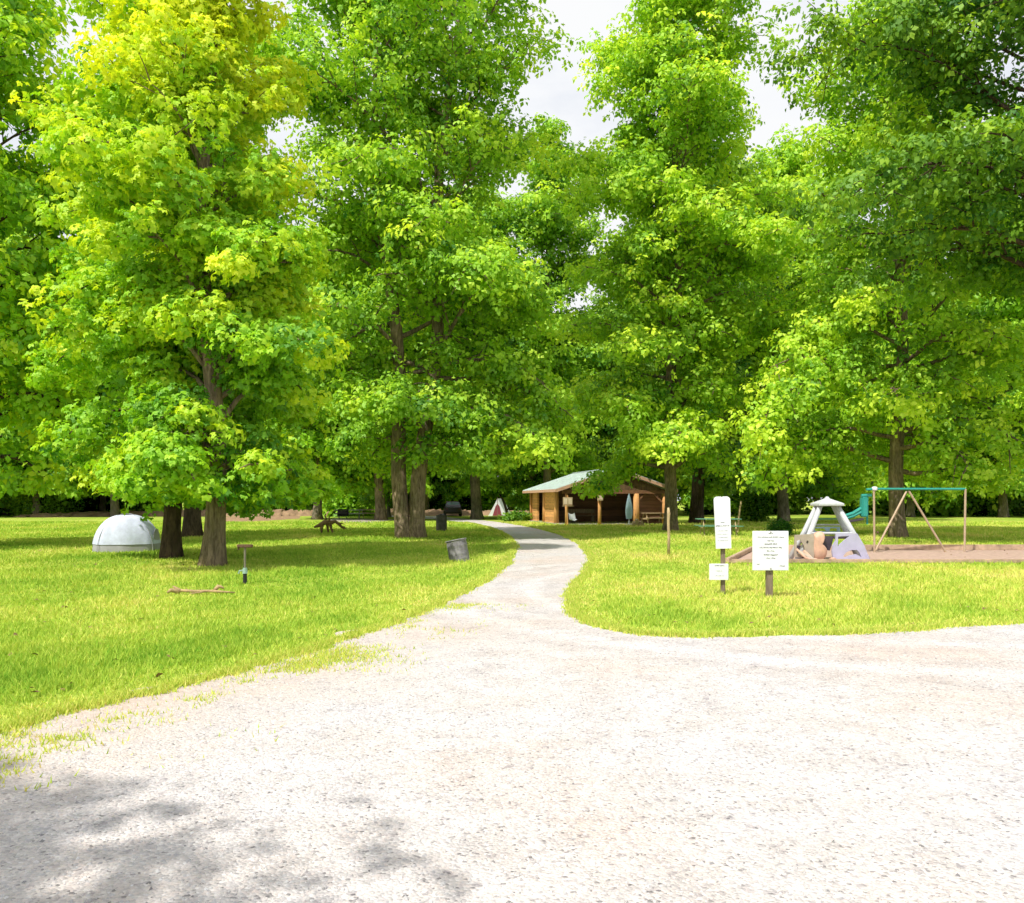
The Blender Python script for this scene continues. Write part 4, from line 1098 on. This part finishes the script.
dr = MB().plate([(-.42, .05), (.42, .05), (.36, .75), (.15, 1.0), (-.15, 1.0), (-.36, .75)], [], -1.55, .02).build('door', M['tent_base'], te); dr.rotation_euler = (R(0), 0, R(70))

x, y = gp(497.5, 516.0)
t2 = thing('ridge_tent', 'small white ridge tent with a maroon door panel in front of the wood', 'tent', (x, y, 0), R(-14))
w, h, l = .95, 1.75, 2.2
MB().add([(-w, 0, .0), (w, 0, 0), (0, 0, h), (-w, l, 0), (w, l, 0), (0, l, h)], [(0, 2, 5, 3), (1, 4, 5, 2), (3, 5, 4), (0, 1, 2)]).build('canvas', M['white_plastic'], t2)
MB().plate([(-.5, .03), (.45, .03), (.22, .95), (.0, 1.25), (-.2, .95)], [], -.03, .02).build('door_panel', M['maroon'], t2)
MB().tube([(0, -.02, 0), (0, -.02, h + .1)], .025, 6).build('pole', M['grey_wood'], t2)

x, y = gp(452.5, 516.2)
car = thing('parked_car', 'dark parked car with a pale roof and teal tinted rear window beyond the drums', 'car', (x, y, 0), R(6))
def car_body():
    # cross-sections from tail to nose: y, half width, z bottom, z belt
    mb = MB(); secs = [(-2.05, .74, .42, .82), (-1.95, .80, .30, .95), (-1.2, .85, .26, .98), (0, .86, .26, .98), (1.0, .85, .26, .95), (1.8, .80, .28, .84), (2.1, .70, .38, .72)]
    vs = []; fs = []
    for (y_, hw, zb, zt) in secs:
        vs += [(-hw * .9, y_, zb), (-hw, y_, (zb + zt) / 2), (-hw * .93, y_, zt), (hw * .93, y_, zt), (hw, y_, (zb + zt) / 2), (hw * .9, y_, zb)]
    for i in range(len(secs) - 1):
        for k in range(6): fs.append((i * 6 + k, i * 6 + (k + 1) % 6, (i + 1) * 6 + (k + 1) % 6, (i + 1) * 6 + k))
    fs.append(tuple(range(5, -1, -1))); fs.append(tuple(range(len(vs) - 6, len(vs))))
    return mb.add(vs, fs)
car_body().build('body', M['car_paint'], car)
MB().add([(-.74, -1.7, .97), (.74, -1.7, .97), (.78, .9, .97), (-.78, .9, .97), (-.60, -1.25, 1.42), (.60, -1.25, 1.42), (.60, .1, 1.44), (-.60, .1, 1.44)],
    [(0, 1, 5, 4), (1, 2, 6, 5), (2, 3, 7, 6), (3, 0, 4, 7), (4, 5, 6, 7)]).build('cabin', M['car_paint'], car)
MB().add([(-.60, -1.59, 1.03), (.60, -1.59, 1.03), (.52, -1.30, 1.38), (-.52, -1.30, 1.38), ], [(0, 1, 2, 3)]).build('rear_window', M['glass'], car).location = (0, -.03, 0)
MB().box((0, -.57, 1.45), (1.22, 1.36, .05), bev=.02).build('car_roof', M['car_roof'], car)
for s in (-1, 1):
    MB().box((s * .6, -2.04, .74), (.22, .05, .12), bev=.02).build('tail_light', M['maroon'], car)
    MB().add([(s * .765, -1.2, 1.0), (s * .78, .55, 1.0), (s * .63, .05, 1.38), (s * .62, -1.1, 1.38)], [(0, 1, 2, 3)]).build('side_window', M['glass'], car).location = (s * .015, 0, 0)
    for yy_ in (-1.3, 1.3):
        wh = MB().lathe([(.22, -.1), (.31, -.09), (.33, 0), (.31, .09), (.22, .1)], (s * .76, yy_, .33), 18, rot=Matrix.Rotation(R(90), 3, 'Y')).build('wheel', M['tyre'], car)
        MB().lathe([(.02, -.02), (.2, -.01), (.2, .02), (.02, .03)], (s * .855, yy_, .33), 14, rot=Matrix.Rotation(R(90), 3, 'Y')).build('rim', M['galv'], wh)

# ------------------------------------------------------------------ light, sky, camera
SUN_EL, SUN_AZ = 55.0, 220.0        # azimuth from +Y clockwise: behind the viewpoint, to the left
w = bpy.data.worlds.new('World'); sc.world = w; w.use_nodes = True
nt = w.node_tree; nt.nodes.clear(); L = nt.links.new
sky = N(nt, 'ShaderNodeTexSky'); sky.sky_type = 'NISHITA'; sky.sun_disc = False
sky.sun_elevation = R(SUN_EL); sky.sun_rotation = R(SUN_AZ); sky.dust_density = 3.0; sky.air_density = 1.2
bg1 = N(nt, 'ShaderNodeBackground', i_Strength=0.13); L(sky.outputs[0], bg1.inputs[0])
tc = N(nt, 'ShaderNodeTexCoord'); mp = N(nt, 'ShaderNodeMapping'); mp.inputs['Scale'].default_value = (1, 1, 2.6)
L(tc.outputs['Generated'], mp.inputs[0])
nz_ = N(nt, 'ShaderNodeTexNoise', i_Scale=2.2, i_Detail=8.0, i_Roughness=.58); L(mp.outputs[0], nz_.inputs['Vector'])
cr = ramp(nt, [(0.30, (.75,) * 3), (0.50, (1, 1, 1))]); L(nz_.outputs['Fac'], cr.inputs[0])
cc = ramp(nt, [(0.35, (.90, .93, 1.0)), (0.58, (.98, .99, 1.0))]); L(nz_.outputs['Fac'], cc.inputs[0])
bg2 = N(nt, 'ShaderNodeBackground', i_Strength=0.99); L(cc.outputs[0], bg2.inputs[0])
mx = N(nt, 'ShaderNodeMixShader'); L(cr.outputs[0], mx.inputs[0]); L(bg1.outputs[0], mx.inputs[1]); L(bg2.outputs[0], mx.inputs[2])
out = N(nt, 'ShaderNodeOutputWorld'); L(mx.outputs[0], out.inputs[0])

sd = bpy.data.lights.new('sun', 'SUN'); sd.energy = 5.0; sd.angle = R(.53); sd.color = (1, .955, .86)
so = bpy.data.objects.new('sun', sd); COL.objects.link(so)
v = Vector((math.sin(R(SUN_AZ)) * math.cos(R(SUN_EL)), math.cos(R(SUN_AZ)) * math.cos(R(SUN_EL)), math.sin(R(SUN_EL))))
so.rotation_euler = v.to_track_quat('Z', 'Y').to_euler(); so.location = v * 60

cd = bpy.data.cameras.new('camera'); cd.sensor_width = 36; cd.lens = FOC / 1024 * 36
cd.shift_y = (HOR - 451.5) / 1024; cd.clip_start = .1; cd.clip_end = 3000
co = bpy.data.objects.new('camera', cd); COL.objects.link(co); co.location = (0, 0, CAMH); co.rotation_euler = (R(90), 0, 0)
sc.camera = co
sc.view_settings.view_transform = 'Standard'; sc.view_settings.look = 'None'; sc.view_settings.exposure = 0
cy = sc.cycles
cy.max_bounces = 6; cy.diffuse_bounces = 3; cy.transmission_bounces = 3; cy.glossy_bounces = 1
cy.use_adaptive_sampling = True; cy.adaptive_threshold = 0.03; cy.adaptive_min_samples = 8
cy.use_denoising = True
